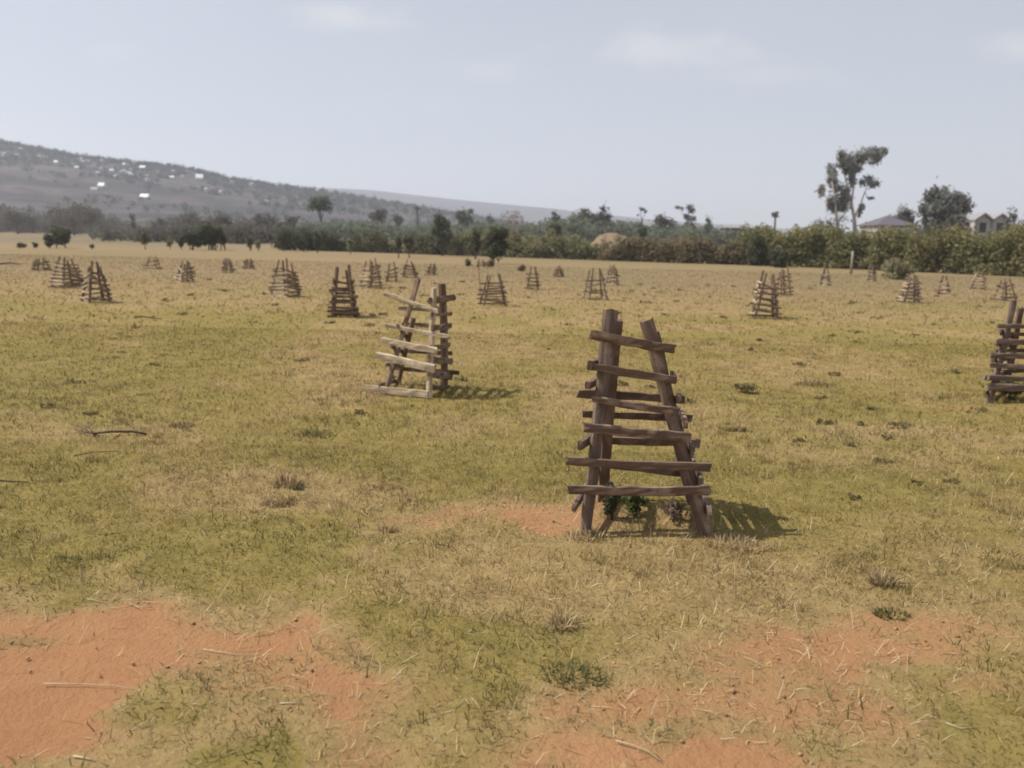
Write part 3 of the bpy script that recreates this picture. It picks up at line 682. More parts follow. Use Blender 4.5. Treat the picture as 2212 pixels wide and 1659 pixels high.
# twin-gabled building
D = 128; b = at(2128, 500, D); gz = ghf(b.x, D); zt = at(2128, 462, D).z-gz; ze = at(2128, 478, D).z-gz
e = empty('house', (b.x, D, gz), 'pale walled house with two grey gables, right of the biggest round tree', 'house')
W2 = px_w(72, D)
MB().box((0, 1.5, ze/2-.2), (W2/2, 3, ze/2+.2)).build('wall', M['plaster'], e)
for sgn in (-1, 1):
    cx = sgn*W2*.25; hwid = W2*.25+.12; q = MB(); y0_, y1_ = -1.9, 4.9
    vs = []
    for yv in (y0_, y1_):
        vs += [(cx-hwid, yv, ze-.05), (cx, yv, zt-.15), (cx+hwid, yv, ze-.05), (cx+hwid, yv, ze+.2), (cx, yv, zt+.12), (cx-hwid, yv, ze+.2)]
    fs = [(0, 5, 4, 1), (1, 4, 3, 2), (7, 10, 11, 6), (8, 9, 10, 7), (5, 11, 10, 4), (4, 10, 9, 3), (0, 1, 7, 6), (1, 2, 8, 7), (0, 6, 11, 5), (2, 3, 9, 8)]
    q.poly(vs, fs).build('roof', M['roof_grey'], e)
    g_ = MB().poly([(cx-hwid+.2, -1.49, ze), (cx+hwid-.2, -1.49, ze), (cx, -1.49, zt-.2), (cx-hwid+.2, -1.3, ze), (cx+hwid-.2, -1.3, ze), (cx, -1.3, zt-.2)],
        [(0, 1, 2), (5, 4, 3), (0, 3, 4, 1), (1, 4, 5, 2), (2, 5, 3, 0)]).build('gable', M['plaster'], e)
    MB().box((cx, -1.53, ze-1.0), (.5, .025, .75)).build('window', M['opening'], e)
for k_ in (-1, 0, 1):
    MB().box((k_*W2*.46, -1.62, ze/2), (.14, .1, ze/2)).build('pillar', M['roof_grey'], e)
# houses on the hillside
GH = 'tin roofed houses on the far hillside'
HS = [('white roofed house highest and furthest left among the hillside houses', 485, 278, 34, 1), ('small white roofed house right of the highest left one', 665, 322, 32, 0), ('white house among the trees left of the middle of the slope', 967, 352, 34, 1),
      ('small bright roof just under the ridge line', 1075, 294, 26, 0), ('tiny white roofed house below and right of the ridge roofs', 1140, 385, 30, 0), ('long pale roof near the ridge, centre of the hillside', 1235, 322, 50, 0),
      ('dull grey roof above a bright one, right part of the slope', 1500, 353, 32, 2), ('bright small roof under the dull grey one', 1486, 411, 36, 0), ('largest bright white house near the right end of the ridge', 1725, 420, 66, 1),
      ('faint pale roof furthest right on the hillside', 2003, 447, 28, 2), ('bright white gabled house, brightest low on the slope', 880, 490, 58, 1), ('low pale shed touching the brightest low house', 822, 518, 66, 2),
      ('long bright tin roof alone low on the slope to the right', 1255, 582, 80, 0), ('faint grey roof upper left of the hillside', 345, 228, 26, 2), ('faint grey roof at the far left of the hillside', 40, 208, 36, 2),
      ('faint grey roof in the trees between two brighter roofs', 1270, 392, 34, 2), ('dull small roof beside the house in the trees', 1050, 357, 22, 2), ('dull roof just above the long pale field strip', 875, 330, 24, 2),
      ('grey roof right of the two stacked roofs', 1582, 398, 24, 2)]
for (lb, cx, cy, wc, ty) in HS:
    xd, yd = (cx/3.456)*.864, (330+cy/3.456)*.864; h_ = hit1(xd, yd+1.5); wm = max(px_w(wc/3.456*.864, h_.y)*.82, 3.0)
    house('hillside_house', lb, GH, (h_.x, h_.y, h_.z+.6), wm, wm*.8, 1.6, wm*(.62 if ty == 1 else .42), random.uniform(-.25, .25), 'roof_grey' if ty == 2 else 'roof_tin', 'gable', detail=False)

for i in range(26):
    xd = random.uniform(-20, 600); yd = float(np.interp(xd, c1x, c1y))+random.uniform(9, 48); h_ = hit1(xd, yd); wm = random.uniform(2.6, 4.2)
    house('hillside_house', 'faint speck of a small house among the trees of the hazy upper hillside', 'faint far houses of the upper hillside', (h_.x, h_.y, h_.z+.7), wm, wm*.8, 1.4, wm*.4, random.uniform(-.6, .6), random.choice(('roof_grey', 'roof_grey', 'roof_faded')), 'gable', detail=False)
# ------------------------------------------------------------------ posts
def post(label, xd, yt, yb, w_, mat, name='fence_post'):
    g0 = ground(xd, yb); H = at(xd, yt, g0.y).z
    o = MB().tube([(0, 0, -.1), (.01, 0, H*.5), (-.01, 0, H)], [w_, w_*.95, w_*.9], 8).build(name, M[mat], None, True); o.location = g0
    return tag(o, label, 'post')
post('pale wooden post standing in front of the tall green hedge', 1838, 542, 592, .09, 'post_pale')

# ------------------------------------------------------------------ tree guards
GG = 'wooden tree guards scattered over the field'
def stick(e, L, a, b, w_, th, out, mat, name, bend=None, taper=None):
    a = Vector(a)-L; b = Vector(b)-L; c = (a+b)/2
    q = MB().slab(a, b, w_, th, out, random.uniform(-.014, .014) if bend is None else bend, 9, random.uniform(-.2, .2) if taper is None else taper)
    o = q.build(name, M[mat], e, origin=c); o.location = c
    return o
def custom_guard(label, posts, rails, loc, mats):
    e = empty('tree_guard', loc, label, 'tree guard', GG); L = Vector(loc)
    for (a, b, w_, out, mt_) in posts: stick(e, L, a, b, w_, w_*.7, out, mt_, 'post', taper=.35 if w_ > .0735 and w_ < .0745 else -.1)
    for (a, b, w_, out, mt_) in rails: stick(e, L, a, b, w_, w_*.5, out, mt_, 'rail')
    return e
# the nearest guard
c1 = lambda cx, cy: ((1380+cx/2.514)*.864, (740+cy/2.514)*.864)
fb = ground(*c1(575, 1500)).y; 
def A1(cx, cy, dD): X_, Y_ = c1(cx, cy); return at(X_, Y_, fb+dD)
fp = lambda cy: .28*(1500-cy)/1400.0     # inward lean of the front face
fl0, fl1 = A1(205, 1505, 0), A1(368, 85, .28); fr0, fr1 = A1(960, 1500, 0), A1(595, 150, .27)
bl0, bl1 = A1(318, 1290, .72), A1(412, 150, .5); br0, br1 = A1(880, 1300, .72), A1(645, 215, .5)
front = (0, -1, 0)
posts = [(fl0, fl1, .074, (0, -1, 0), 'wood_grey'), (fr0, fr1, .085, (0, -1, 0), 'wood_brown'), (bl0, bl1, .072, (0, 1, 0), 'wood_brown'), (br0, br1, .075, (0, 1, 0), 'wood_brown')]
rails = []
for (x0, y0, x1, y1, w_) in ((245, 238, 768, 335, .062), (228, 440, 778, 528, .052), (250, 640, 800, 728, .048), (198, 825, 860, 892, .062), (95, 1028, 995, 1078, .058), (100, 1212, 992, 1222, .058)):
    rails.append((A1(x0, y0, fp(y0)-.075), A1(x1, y1, fp(y1)-.075), w_, front, 'wood_brown'))
for (x0, y0, x1, y1, w_) in ((160, 610, 835, 655, .055), (195, 742, 875, 768, .05), (240, 905, 925, 930, .06), (230, 1050, 930, 1125, .055), (300, 470, 720, 520, .045)):
    k_ = (1290-y0)/1140*.22
    rails.append((A1(x0, y0, .72-k_+.08), A1(x1, y1, .72-k_+.08), w_, (0, 1, 0), 'wood_brown'))
for f_ in (.13, .27, .40, .52, .64, .74):           # right side
    a = fr0.lerp(fr1, f_); b = br0.lerp(br1, f_+random.uniform(-.02, .02)); d = (b-a).normalized()
    rails.append((a-d*random.uniform(.08, .13)+Vector((.075, 0, 0)), b+d*.16+Vector((.065, 0, 0)), .06, (1, 0, .1), 'wood_grey'))
for f_ in (.15, .41, .67, .76):           # left side
    a = fl0.lerp(fl1, f_); b = bl0.lerp(bl1, f_+random.uniform(-.03, .03)); d = (b-a).normalized()
    rails.append((a-d*.13+Vector((-.075, 0, 0)), b+d*.12+Vector((-.075, 0, 0)), .062, (-1, 0, .1), 'wood_grey'))
custom_guard('nearest and largest tree guard, dark brown ladder of boards around a seedling', posts, rails, (float((fl0.x+fr0.x)/2), fb+.36, 0), None)
# second guard
c2 = lambda cx, cy: ((880+cx/4.147)*.864, (660+cy/4.147)*.864)
gb = ground(*c2(790, 1400)).y
def A2(cx, cy, dD): X_, Y_ = c2(cx, cy); return at(X_, Y_, gb+dD)
fL0, fL1 = A2(330, 1375, .28), A2(690, 150, .42); fC0, fC1 = A2(795, 1400, 0), A2(848, 250, .26)
fR0, fR1 = A2(955, 1335, .68), A2(935, 205, .62); fB0, fB1 = A2(470, 1310, .95), A2(640, 560, .8)
nl = Vector((-.42, -.9, 0)); nr = Vector((.9, -.4, 0))
posts = [(fL0, fL1, .06, nl, 'wood_brown'), (fC0, fC1, .07, nl, 'wood_sunlit'), (fR0, fR1, .085, nr, 'wood_brown'), (fB0, fB1, .06, (-.5, .8, 0), 'wood_brown')]
rails = []
for (x0, y0, x1, y1, w_) in ((140, 1282, 788, 1352, .085), (255, 948, 858, 1092, .095), (318, 790, 880, 902, .075), (345, 640, 1005, 752, .05), (335, 310, 892, 492, .055)):
    k_ = (1400-y0)/1150*.2
    rails.append((A2(x0, y0, .30+k_-.10), A2(x1, y1, .0+k_-.10), w_, nl, 'wood_sunlit'))  # left face rails carry the sunlight in their colour
for (x0, y0, x1, y1, w_) in ((800, 385, 1060, 345, .075), (830, 520, 1030, 515, .05), (835, 665, 1025, 640, .07), (815, 860, 1010, 840, .06), (800, 990, 1030, 1010, .08), (800, 1140, 1035, 1165, .085), (790, 1270, 1010, 1275, .06)):
    k_ = (1400-y0)/1150*.2
    rails.append((A2(x0, y0, -.02+k_), A2(x1, y1, .85-k_*.3), w_, nr, 'wood_brown'))
for (x0, y0, x1, y1, w_) in ((480, 460, 960, 480, .05), (520, 620, 1000, 660, .045), (440, 900, 1040, 930, .05), (400, 1080, 1110, 1130, .055), (420, 1280, 1000, 1300, .05)):
    rails.append((A2(x0, y0, .98), A2(x1, y1, .74), w_, (.4, .9, 0), 'wood_brown'))
for f_ in (.1, .27, .42, .58):
    a = fL0.lerp(fL1, f_); b = fB0.lerp(fB1, f_*1.3); d = (b-a).normalized()
    rails.append((a-d*.16-Vector((.06, 0, 0)), b+d*.1-Vector((.06, 0, 0)), .05, (-1, .2, 0), 'wood_grey'))
custom_guard('second nearest tree guard with sunlit slanting rails on its left face', posts, rails, (float((fL0.x+fR0.x)/2), gb+.5, 0), None)

def guard(label, xd, yt, yb, wd, rot, nl_, mat='wood_brown', lit='wood_grey', lean=(0, 0), dens=1.0, stakes=0, thick=1.0, skip=0.0, tw=.38):
    g0 = ground(xd, yb-3); D = g0.y; H = at(xd, yt, D).z; bw = px_w(wd, D)/ (abs(math.cos(rot))+abs(math.sin(rot)))*.84
    D += bw*.3; g0 = Vector((g0.x*D/g0.y, D, ghf(g0.x, D)))
    e = empty('tree_guard', g0, label, 'tree guard', GG); L = Vector((0, 0, 0)); M3 = Matrix.Rotation(rot, 3, 'Z')
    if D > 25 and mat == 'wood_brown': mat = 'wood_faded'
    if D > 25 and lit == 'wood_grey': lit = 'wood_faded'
    lean = (lean[0]+random.uniform(-.07, .07), random.uniform(-.05, .05)); skip = max(skip, .07)
    th0 = max(.05, .0012*D)*thick; b4 = []; t4 = []
    for (sx_, sy_) in ((-1, -1), (1, -1), (1, 1), (-1, 1)):
        hz = H*random.uniform(.92, 1.12)
        a = M3 @ Vector((sx_*bw/2+random.uniform(-.04, .04), sy_*bw/2, -.04))
        b = M3 @ Vector((sx_*bw/2*tw+random.uniform(-.05, .05), sy_*bw/2*tw+random.uniform(-.04, .04), hz))+Vector((lean[0], lean[1], 0))
        stick(e, L, a, b, th0*1.05, th0*.9, M3 @ Vector((sx_, sy_, 0)), mat, 'post'); b4.append(a); t4.append(b)
    for sd_ in range(4):
        i, j = sd_, (sd_+1) % 4; out = M3 @ Vector(((0, -1, 0), (1, 0, 0), (0, 1, 0), (-1, 0, 0))[sd_])
        for k_ in range(nl_):
            if random.random() < skip: continue
            f_ = (k_+.3+.5*(sd_ % 2))/nl_*.8; j1 = random.uniform(-.07, .07)/nl_*3; j2 = random.uniform(-.07, .07)/nl_*3
            a = b4[i].lerp(t4[i], f_+j1); b = b4[j].lerp(t4[j], f_+j2); d = (b-a).normalized(); off = out*th0*1.05
            stick(e, L, a-d*random.uniform(.04, .16)+off, b+d*random.uniform(.04, .16)+off, th0*random.uniform(.8, 1.2), th0*.6, out, lit if sd_ == 3 or (sd_ == 0 and rot < -.3) else mat, 'rail')  # sunward rails use lit, often the copy with sunlight painted in
    for _ in range(stakes):
        x_ = random.choice((-1, 1))*bw*.5; stick(e, L, (x_, -bw*.3, -.03), (x_*1.25, -bw*.2, H*1.25), th0*.5, th0*.5, (0, -1, 0), mat, 'stake')
    return e
random.seed(21)
c3 = lambda cx, cy: ((1830+cx/3.072)*.864, (600+cy/3.072)*.864)
hb = ground(*c3(2000, 1250)).y
def A3(cx, cy, dD): X_, Y_ = c3(cx, cy); return at(X_, Y_, hb+dD)
p3 = lambda cy: .25*(1250-cy)/820
q0, q1 = A3(1975, 1250, 0), A3(2165, 470, .25); q2, q3 = A3(2650, 1270, 0), A3(2430, 380, .25); q4, q5 = A3(2090, 1190, .8), A3(2220, 520, .55); q6, q7 = A3(2640, 1190, .8), A3(2400, 420, .55)
posts = [(q0, q1, .075, front, 'wood_grey'), (q2, q3, .08, front, 'wood_grey'), (q4, q5, .07, (0, 1, 0), 'wood_brown'), (q6, q7, .07, (0, 1, 0), 'wood_brown')]
rails = []
for (x0, y0, x1, y1, w_) in ((2040, 660, 2620, 668, .06), (2040, 775, 2640, 790, .07), (1985, 885, 2660, 900, .07), (1980, 965, 2700, 985, .06), (1940, 1055, 2720, 1085, .075), (1960, 1130, 2720, 1150, .085)):
    rails.append((A3(x0, y0, p3(y0)-.07), A3(x1, y1, p3(y1)-.07), w_, front, 'wood_grey'))
for (x0, y0, x1, y1, w_) in ((2060, 720, 2620, 740, .05), (2020, 850, 2640, 850, .05), (2000, 1010, 2660, 1000, .05)):
    rails.append((A3(x0, y0, .75-p3(y0)), A3(x1, y1, .75-p3(y1)), w_, (0, 1, 0), 'wood_brown'))
for f_ in (.1, .25, .42, .58, .70):
    a = q0.lerp(q1, f_); b = q4.lerp(q5, f_+random.uniform(-.03, .03)); d = (b-a).normalized()
    rails.append((a-d*.14+Vector((-.065, 0, 0)), b+d*.12+Vector((-.06, 0, 0)), .06, (-1, 0, .1), 'wood_grey'))
custom_guard('large grey brown tree guard cut off by the right edge of the photo', posts, rails, (float((q0.x+q2.x)/2), hb+.4, 0), None)
guard('dark weathered tree guard with white ends on its left rails, below the gum tree', 1650, 590, 690, 68, R(-10), 6, 'wood_brown', 'wood_sunlit')
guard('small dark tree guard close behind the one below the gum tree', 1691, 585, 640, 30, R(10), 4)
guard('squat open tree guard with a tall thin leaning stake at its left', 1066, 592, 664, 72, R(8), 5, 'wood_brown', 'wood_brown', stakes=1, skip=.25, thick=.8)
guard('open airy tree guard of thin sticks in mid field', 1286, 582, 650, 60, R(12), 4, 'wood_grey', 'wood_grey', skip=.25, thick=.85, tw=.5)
guard('pale sunlit tree guard just right of the open airy one', 1322, 577, 620, 32, R(-35), 4, 'wood_brown', 'wood_sunlit')
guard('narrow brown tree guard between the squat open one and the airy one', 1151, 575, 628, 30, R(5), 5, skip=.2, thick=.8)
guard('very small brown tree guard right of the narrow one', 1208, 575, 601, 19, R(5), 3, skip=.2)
guard('dark dense tree guard with two bright rail ends, left of the sunlit railed guard', 745, 580, 690, 64, R(14), 8, 'wood_brown', 'wood_brown', thick=1.15)
guard('tree guard with bright white rails on its left face, in front of the hedge', 800, 562, 625, 56, R(-42), 6, 'wood_brown', 'wood_sunlit')
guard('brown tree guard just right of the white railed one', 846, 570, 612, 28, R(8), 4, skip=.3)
guard('dull brown wide tree guard behind the leaning rail of the sunlit railed guard', 886, 562, 603, 34, R(0), 5)
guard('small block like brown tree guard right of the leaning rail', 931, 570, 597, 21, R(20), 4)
guard('tree guard with white rail ends on the left, in line with the hedge end', 618, 563, 645, 66, R(-24), 8, 'wood_brown', 'wood_sunlit')
guard('short tree guard with pale curved rails, between leggy thicket and field shrub', 398, 568, 612, 46, R(-42), 5, 'wood_brown', 'wood_sunlit', (.12, 0))
guard('broad tree guard with white rails, touching another on the far left', 146, 560, 624, 74, R(-30), 7, 'wood_brown', 'wood_sunlit')
guard('tree guard of crossed dark rails right of the white railed far left one', 208, 573, 656, 74, R(-45), 6, 'wood_brown', 'wood_sunlit', skip=.12)
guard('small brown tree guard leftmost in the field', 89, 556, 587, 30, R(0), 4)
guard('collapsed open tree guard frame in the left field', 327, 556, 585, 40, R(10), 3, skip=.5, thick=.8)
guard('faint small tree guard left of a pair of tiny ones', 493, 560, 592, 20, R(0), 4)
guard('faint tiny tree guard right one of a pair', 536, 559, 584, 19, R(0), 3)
guard('pale small tree guard before the tall green hedge, near the white post', 1781, 584, 620, 28, R(-30), 4, 'wood_grey', 'wood_sunlit')
guard('pale slim tree guard beside the bulging bush of the tall hedge', 1882, 572, 610, 18, R(-40), 4, 'wood_grey', 'wood_sunlit')
guard('grey tree guard with bright front rails in the right field', 1963, 598, 656, 42, R(-8), 6, 'wood_grey', 'wood_sunlit')
guard('small tree guard with pale left side between two larger ones on the right', 2036, 598, 640, 32, R(-35), 5, 'wood_brown', 'wood_sunlit')
guard('dark tree guard with pale left side before the yellow green hedge', 2110, 585, 628, 38, R(-38), 5, 'wood_brown', 'wood_sunlit')
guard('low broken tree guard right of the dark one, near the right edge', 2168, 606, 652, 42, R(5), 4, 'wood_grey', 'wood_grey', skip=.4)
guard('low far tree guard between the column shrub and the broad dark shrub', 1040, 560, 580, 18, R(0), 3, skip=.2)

# ------------------------------------------------------------------ seedlings in the guards and low weeds
def seedling(label, x_, y_, h, r, n, mat, group='seedlings and weeds in the grass', name='seedling', leaf=.05):
    loc = (x_, y_, ghf(x_, y_)); e = empty(name, loc, label, 'plant', group)
    bl = [(x_+random.uniform(-.5, .5)*r, y_+random.uniform(-.5, .5)*r, loc[2]+h*random.uniform(.3, .85), r*.6, r*.6, h*.25) for _ in range(6)]
    crown(e, loc, bl, n, leaf, mat, name='leaves')
    q = MB()
    for _ in range(3): q.tube([(0, 0, -.02), (random.uniform(-.4, .4)*r, random.uniform(-.4, .4)*r, h*.8)], [.008, .004], 5)
    q.build('stem', M['twig'], e)
a = A1(370, 1400, .35); seedling('dark leafy seedling inside the nearest tree guard', a.x, fb+.30, .26, .07, 190, M['leaf_dark'], leaf=.05)
a = A1(530, 1400, .35); seedling('bright green seedling beside the dark one inside the nearest guard', a.x, fb+.42, .17, .12, 170, M['leaf_fresh'], leaf=.045)
a = A1(740, 1400, .35); seedling('dry brown weed at the right leg of the nearest guard', a.x, fb+.25, .14, .12, 110, M['leaf_dry'], leaf=.04)
g_ = ground(2200, 872); seedling('dark green weeds growing inside the guard at the right edge', g_.x, g_.y+.25, .24, .28, 420, M['leaf_dark'], leaf=.05)
g_ = ground(1612, 845); seedling('low bright green weed alone in the grass right of the nearest guard', g_.x, g_.y, .13, .22, 110, M['leaf_weed'], leaf=.07)

# ------------------------------------------------------------------ grass, one stuff object per kind
def blades(n, y0, y1, wmin, wmax, lmin, lmax, power=1.0, lay=.5, maskf=None, name='grass', label='', colf=None, margin=2.5, cluster=0):
    # sample evenly over the wedge seen by the camera plus a margin
    uu = rng.random(n*2); yy = np.sqrt(y0*y0+(y1*y1-y0*y0)*uu) if power == 1 else y0+(y1-y0)*uu**power
    half = yy*.69+margin; xx = (rng.random(n*2)*2-1)*half
    if cluster:
        nc = max(int(n*2/22), 1); ci = rng.integers(0, nc, n*2); cx_, cy_ = xx[:nc].copy(), yy[:nc].copy()
        sp = cluster*(.5+rng.random(nc))[ci]; xx = cx_[ci]+rng.normal(0, 1, n*2)*sp; yy = cy_[ci]+rng.normal(0, 1, n*2)*sp*.8
    s_, d_, g_ = masks(xx, yy)
    keep = rng.random(n*2) < maskf(s_, d_, g_, xx, yy)
    xx, yy, s_, d_, g_ = [q[keep][:n] for q in (xx, yy, s_, d_, g_)]; n = len(xx)
    zz = gh(xx, yy)-.004
    L = lmin+(lmax-lmin)*rng.random(n)**1.6; th = rng.random(n)*2*np.pi; el = np.clip(rng.normal(lay, .38, n), .04, 1.5)
    dx = np.cos(th)*np.cos(el); dy = np.sin(th)*np.cos(el); dz = np.sin(el)
    w_ = wmin+(wmax-wmin)*rng.random(n)
    ph = rng.random(n)*2*np.pi; sx_ = np.cos(ph); sy_ = np.sin(ph)
    b = np.stack([xx, yy, zz], 1); sd_ = np.stack([sx_*w_, sy_*w_, np.zeros(n)], 1)*.5
    mid = b+np.stack([dx*L*.5, dy*L*.5, dz*L*.58], 1); cur = rng.normal(0, .25, n)
    tip = b+np.stack([(dx+cur*sx_)*L, (dy+cur*sy_)*L, np.maximum(dz*L*.82, .004)], 1)
    V = np.stack([b-sd_, b+sd_, mid+sd_*.8, mid-sd_*.8, tip], 1).reshape(-1, 3)
    k_ = np.arange(n)*5
    tri = np.concatenate([np.stack([k_, k_+1, k_+2], 1), np.stack([k_, k_+2, k_+3], 1), np.stack([k_+3, k_+2, k_+4], 1)])
    col = colf(s_, d_, g_, n, xx, yy); col = np.concatenate([col, np.ones((n, 1))], 1)
    o = np_mesh(name, V, tri, M['blade'], 3, {'col': ('FLOAT_COLOR', np.repeat(col, 5, 0))})
    return tag(o, label, 'grass', kind='stuff')
def cgrass(s_, d_, g_, n, xx, yy):
    f = np.clip(d_*1.0+rng.normal(0, .28, n), 0, 1)[:, None]
    gr = np.array([.205, .163, .042])*(1-g_[:, None]*.15)+np.array([-.01, .006, 0])*g_[:, None]; dr = np.array([.36, .26, .118])
    c = gr*(1-f)+dr*f; fa = (.6*sstep(yy, 16, 40))[:, None]; c = c*(1-fa)+np.array([.255, .185, .115])*fa; cl = (.68+.75*sstep(fbm(xx, yy, .28, 4), .25, .75))[:, None]
    c = c*cl*(.55+.8*rng.random((n, 1))**1.3)
    return c
def cstraw(s_, d_, g_, n, xx, yy): return np.array([.62, .50, .32])*(.65+.5*rng.random((n, 1)))
pm = lambda a, bq: (lambda s_, d_, g_, x_, y_: np.clip(a*(1-bq*s_)*(.45+.55*sstep(fbm(x_, y_, .22, 3), .35, .62)), 0, 1))
blades(150000, 2.6, 7.5, .003, .007, .02, .07, lay=.55, maskf=pm(.95, 1.25), name='grass', label='short green and tan grass blades nearest the camera', colf=cgrass)
blades(130000, 7.5, 17, .006, .013, .03, .08, lay=.6, maskf=pm(.9, 1.1), name='grass', label='short olive grass in the middle of the field', colf=cgrass)
blades(110000, 17, 60, .015, .04, .04, .10, lay=.7, maskf=pm(.9, .8), name='grass', label='dry grass in the far part of the field', colf=cgrass, margin=5)
blades(13000, 2.6, 9, .0025, .005, .05, .14, lay=.22, maskf=lambda s_, d_, g_, x_, y_: np.clip(.15+d_*.8+(s_ > .1)*(s_ < .6)*.5, 0, 1)*(1-.93*(s_ > .75)), name='dry_straw', label='pale dry straw lying across the near grass and soil', colf=cstraw)
blades(2600, 2.6, 11, .003, .005, .08, .19, lay=1.15, maskf=lambda s_, d_, g_, x_, y_: np.clip(d_*1.2-s_, 0, 1), name='dry_stalks', label='pale upright grass stalks in the drier patches', colf=cstraw)
def cclump(s_, d_, g_, n, xx, yy):
    f = np.clip(fbm(xx, yy, .5, 2)*2.2-.6+rng.normal(0, .15, n), 0, 1)[:, None]
    return (np.array([.20, .165, .05])*(1-f)+np.array([.46, .34, .19])*f)*(.5+.8*rng.random((n, 1)))
blades(40000, 2.6, 11, .003, .007, .04, .11, lay=.95, cluster=.045, maskf=lambda s_, d_, g_, x_, y_: np.clip(1.05-s_*1.2, 0, 1)*(.3+.7*sstep(fbm(x_, y_, .9, 3), .4, .6)), name='grass_clumps', label='small uneven clumps of grass in the near field', colf=cclump)
blades(16000, 11, 34, .008, .02, .05, .13, lay=.9, cluster=.1, maskf=lambda s_, d_, g_, x_, y_: (.25+.75*sstep(fbm(x_, y_, 1.6, 3), .42, .6)), name='grass_clumps', label='small uneven clumps of grass further out in the field', colf=cclump)
# crumbs of soil
def crumbs(n, name, label):
    yy = 2.6+rng.random(n*6)*7; xx = (rng.random(n*6)*2-1)*(yy*.69+1.5); s_, d_, g_ = masks(xx, yy)
    kp = rng.random(n*6) < np.where((s_ > .12) & (s_ < .7), .8, np.where(s_ >= .7, .22, .05)); xx = xx[kp][:n]; yy = yy[kp][:n]; n = len(xx); zz = gh(xx, yy)-.006
    r = .003+.011*rng.random(n)**4
    oc = np.array([(1, 0, 0), (0, 1, 0), (-1, 0, 0), (0, -1, 0), (0, 0, .8), (0, 0, -.8)], float)
    V = (oc[None]*(1+rng.normal(0, .25, (n, 6, 1)))*r[:, None, None]+np.stack([xx, yy, zz+r*.4], 1)[:, None, :]).reshape(-1, 3)
    tr_ = np.array([(0, 1, 4), (1, 2, 4), (2, 3, 4), (3, 0, 4), (1, 0, 5), (2, 1, 5), (3, 2, 5), (0, 3, 5)])
    Fq = (tr_[None]+np.arange(n)[:, None, None]*6).reshape(-1, 3)
    col = np.array([.40, .235, .14])*(.75+.7*rng.random((n, 1))); col = np.concatenate([col, np.ones((n, 1))], 1)
    return tag(np_mesh(name, V, Fq, M['blade'], 3, {'col': ('FLOAT_COLOR', np.repeat(col, 6, 0))}), label, 'soil', kind='stuff')
crumbs(1500, 'soil_crumbs', 'reddish soil crumbs scattered round the bare earth')
# low dark weeds dotted over the field
def weeds(n):
    Vs, Fs, Cs = [], [], []; k0 = 0
    for i in range(n):
        y_ = 6+34*random.random()**1.3; x_ = random.uniform(-1, 1)*(y_*.69+2)
        if abs(x_) < .3: continue
        s_ = random.uniform(.025, .085)*(1+y_/40)
        V, Fq, tn = leaf_cloud([(x_, y_, ghf(x_, y_)+s_*.25, s_*1.7, s_, s_*.4)], 26, .05+y_*.0012)
        V = V[:4*random.randint(8, 26)]; Fq = Fq[:len(V)//4]; tn = tn[:len(V)]; Vs.append(V); Fs.append(Fq+k0); Cs.append(tn); k0 += len(V)
    return tag(np_mesh('weeds', np.concatenate(Vs), np.concatenate(Fs), M['leaf_weed'], 4, {'tone': ('FLOAT', np.concatenate(Cs))}), 'low dark weeds dotted over the field', 'weeds', kind='stuff')
weeds(170)
# distinct tufts
def tuft(label, xd, yd, wd, hm, dark, n):
    g0 = ground(xd, yd); r = px_w(wd, g0.y)/2; loc = (g0.x, g0.y, ghf(g0.x, g0.y))
    a_ = rng.random(n)*6.283; rr = np.sqrt(rng.random(n))*r; xx = np.cos(a_)*rr; yy = np.sin(a_)*rr*.7; L = hm*(.5+.7*rng.random(n))*(1.1-rr/r*.6)
    el = np.clip(rng.normal(1.0, .3, n), .2, 1.5); th = a_+rng.normal(0, .8, n); w_ = .005+.0008*g0.y+.004*rng.random(n)
    b = np.stack([xx, yy, np.full(n, -.01)], 1); d = np.stack([np.cos(th)*np.cos(el), np.sin(th)*np.cos(el), np.sin(el)], 1)
    ph = rng.random(n)*6.283; sd_ = np.stack([np.cos(ph), np.sin(ph), np.zeros(n)], 1)*w_[:, None]*.5
    m_ = b+d*L[:, None]*.55; tp = b+d*L[:, None]*np.array([1.15, 1.15, .9])
    V = np.stack([b-sd_, b+sd_, m_+sd_*.8, m_-sd_*.8, tp], 1).reshape(-1, 3); k_ = np.arange(n)*5
    tri = np.concatenate([np.stack([k_, k_+1, k_+2], 1), np.stack([k_, k_+2, k_+3], 1), np.stack([k_+3, k_+2, k_+4], 1)])
    base = {'dark': np.array([.20, .18, .07]), 'brown': np.array([.30, .21, .12]), 'straw': np.array([.42, .32, .18])}[dark]
    col = base*(.6+.8*rng.random((n, 1))); col = np.concatenate([col, np.ones((n, 1))], 1)
    o = np_mesh('grass_tuft', V, tri, M['blade'], 3, {'col': ('FLOAT_COLOR', np.repeat(col, 5, 0))}); o.location = loc
    return tag(o, label, 'grass tuft', 'larger grass tufts')
tuft('dark green grass tuft alone below and left of the sunlit railed guard', 680, 940, 100, .08, 'dark', 230)
tuft('rusty brown grass tuft in the dry patch left of the middle', 598, 1085, 76, .07, 'brown', 240)
tuft('brown tuft just left of the bare soil by the nearest guard', 838, 1140, 60, .06, 'brown', 130)
tuft('small brown tuft midway between the dark tuft and the rusty one', 838, 1045, 70, .06, 'brown', 130)
tuft('thin brown stalks just behind the rusty tuft', 622, 1045, 60, .17, 'brown', 90)
tuft('pale straw coloured upright tuft in the right foreground', 1908, 1260, 50, .16, 'straw', 160)
tuft('dark grass tuft at the edge of the right hand bare soil', 1925, 1325, 80, .06, 'dark', 160)
tuft('large dark green tuft in the lower middle foreground', 1240, 1460, 170, .07, 'dark', 380)
tuft('pale straw tuft above the large dark one', 1215, 1350, 70, .13, 'straw', 120)
tuft('brown tuft right of the weed near the right field', 1760, 830, 90, .10, 'brown', 300)
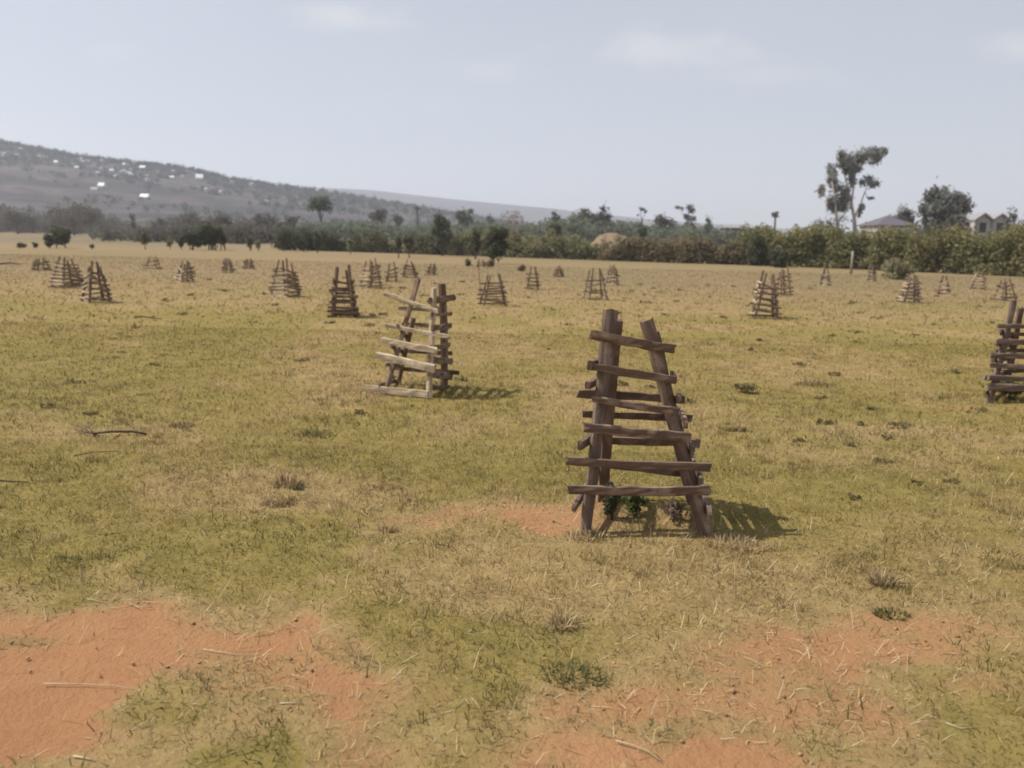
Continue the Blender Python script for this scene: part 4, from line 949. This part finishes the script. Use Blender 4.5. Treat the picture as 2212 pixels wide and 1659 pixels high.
tuft('dark tuft near the guard at the right edge', 1945, 918, 60, .07, 'brown', 200)
tuft('brown tuft below the fallen branch to the right', 395, 918, 60, .08, 'brown', 200)
tuft('dark tuft behind the left foreground soil', 150, 1215, 70, .06, 'dark', 100)
tuft('short dry tuft at the feet of the nearest guard', 1590, 1180, 140, .10, 'straw', 260)
tuft('grass tuft around the left leg of the nearest guard', 1270, 1160, 100, .10, 'straw', 220)

# ------------------------------------------------------------------ fallen branches and sticks
def branch(label, pts, r, mat, twigs=(), name='fallen_branch'):
    P0 = [ground(*q) for q in pts]; L = P0[0].copy(); L.z = ghf(L.x, L.y); q = MB()
    def w3(p_, h): v = ground(*p_); return (v.x-L.x, v.y-L.y, ghf(v.x, v.y)+h-L.z)
    n = len(pts); q.tube([w3(p_, r*1.2+.03*math.sin(i/(n-1)*3.1)*(r > .01)) for i, p_ in enumerate(pts)], [r*(1-.5*i/(n-1)) for i in range(n)], 6)
    for (a_, b_, h) in twigs: q.tube([w3(a_, r), w3(b_, h)], [r*.45, r*.2], 5)
    o = q.build(name, M[mat], None, True); o.location = L
    return tag(o, label, 'branch', 'sticks lying on the ground')
branch('dark fallen branch with forked twigs lying in the grass at left', [(316, 942), (285, 940), (240, 944), (205, 947), (185, 940), (168, 930)], .013, 'twig',
       (((205, 947), (188, 928), .10), ((215, 946), (150, 922), .05), ((260, 942), (238, 955), .01)))
branch('thin dark twig at the left edge of the photo', [(-20, 1043), (20, 1046), (62, 1050)], .007, 'twig')
branch('faint thin twig lying under the fallen branch', [(160, 990), (200, 982), (260, 978)], .005, 'twig')
branch('pale bent corn stalk in the bottom right foreground', [(1330, 1600), (1370, 1610), (1400, 1620), (1428, 1640)], .0035, 'straw')
branch('short pale straw stem on the red soil at left', [(188, 1303), (205, 1306), (232, 1314)], .0028, 'straw')
branch('pale straw stem along the top edge of the red soil', [(330, 1318), (300, 1320), (280, 1310)], .0035, 'straw')
branch('pale stick at the bottom left corner of the photo', [(160, 1645), (185, 1650), (205, 1657)], .005, 'straw')
branch('pale flat stalk in the green foreground grass', [(605, 1528), (625, 1528), (645, 1530)], .0035, 'straw')
branch('long thin straw across the red soil patch', [(95, 1485), (180, 1484), (255, 1492), (290, 1500)], .0028, 'straw')
branch('long thin straw below the bare soil tongue', [(440, 1408), (500, 1416), (560, 1420)], .0028, 'straw')
branch('pale curled stalk among the right foreground grass', [(2045, 1560), (2075, 1572), (2110, 1570)], .0035, 'straw')
branch('dark stick lying on the far grass at the left edge', [(0, 572), (22, 571), (44, 573)], .05, 'twig')
branch('dark log on the grass left of the crossed rail guard', [(290, 688), (310, 689), (350, 690)], .02, 'twig')

# ------------------------------------------------------------------ haze
q = MB(); q.box((0, 2950, 198.4), (5200, 3350, 201.4))
mt = bpy.data.materials.new('haze_air'); mt.use_nodes = True; t = NT(mt.node_tree); t.n.clear()
pv = t.new('ShaderNodeVolumePrincipled'); pv.inputs['Color'].default_value = (.81, .85, .96, 1); pv.inputs['Density'].default_value = HAZE; pv.inputs['Anisotropy'].default_value = .2
t.l.new(pv.outputs[0], t.new('ShaderNodeOutputMaterial').inputs['Volume'])
tag(q.build('haze', mt), kind='stuff')['label'] = 'pale haze over the distance'
S.cycles.volume_bounces = 1
S.cycles.pixel_filter_type = 'BLACKMAN_HARRIS'; S.cycles.filter_width = 1.8
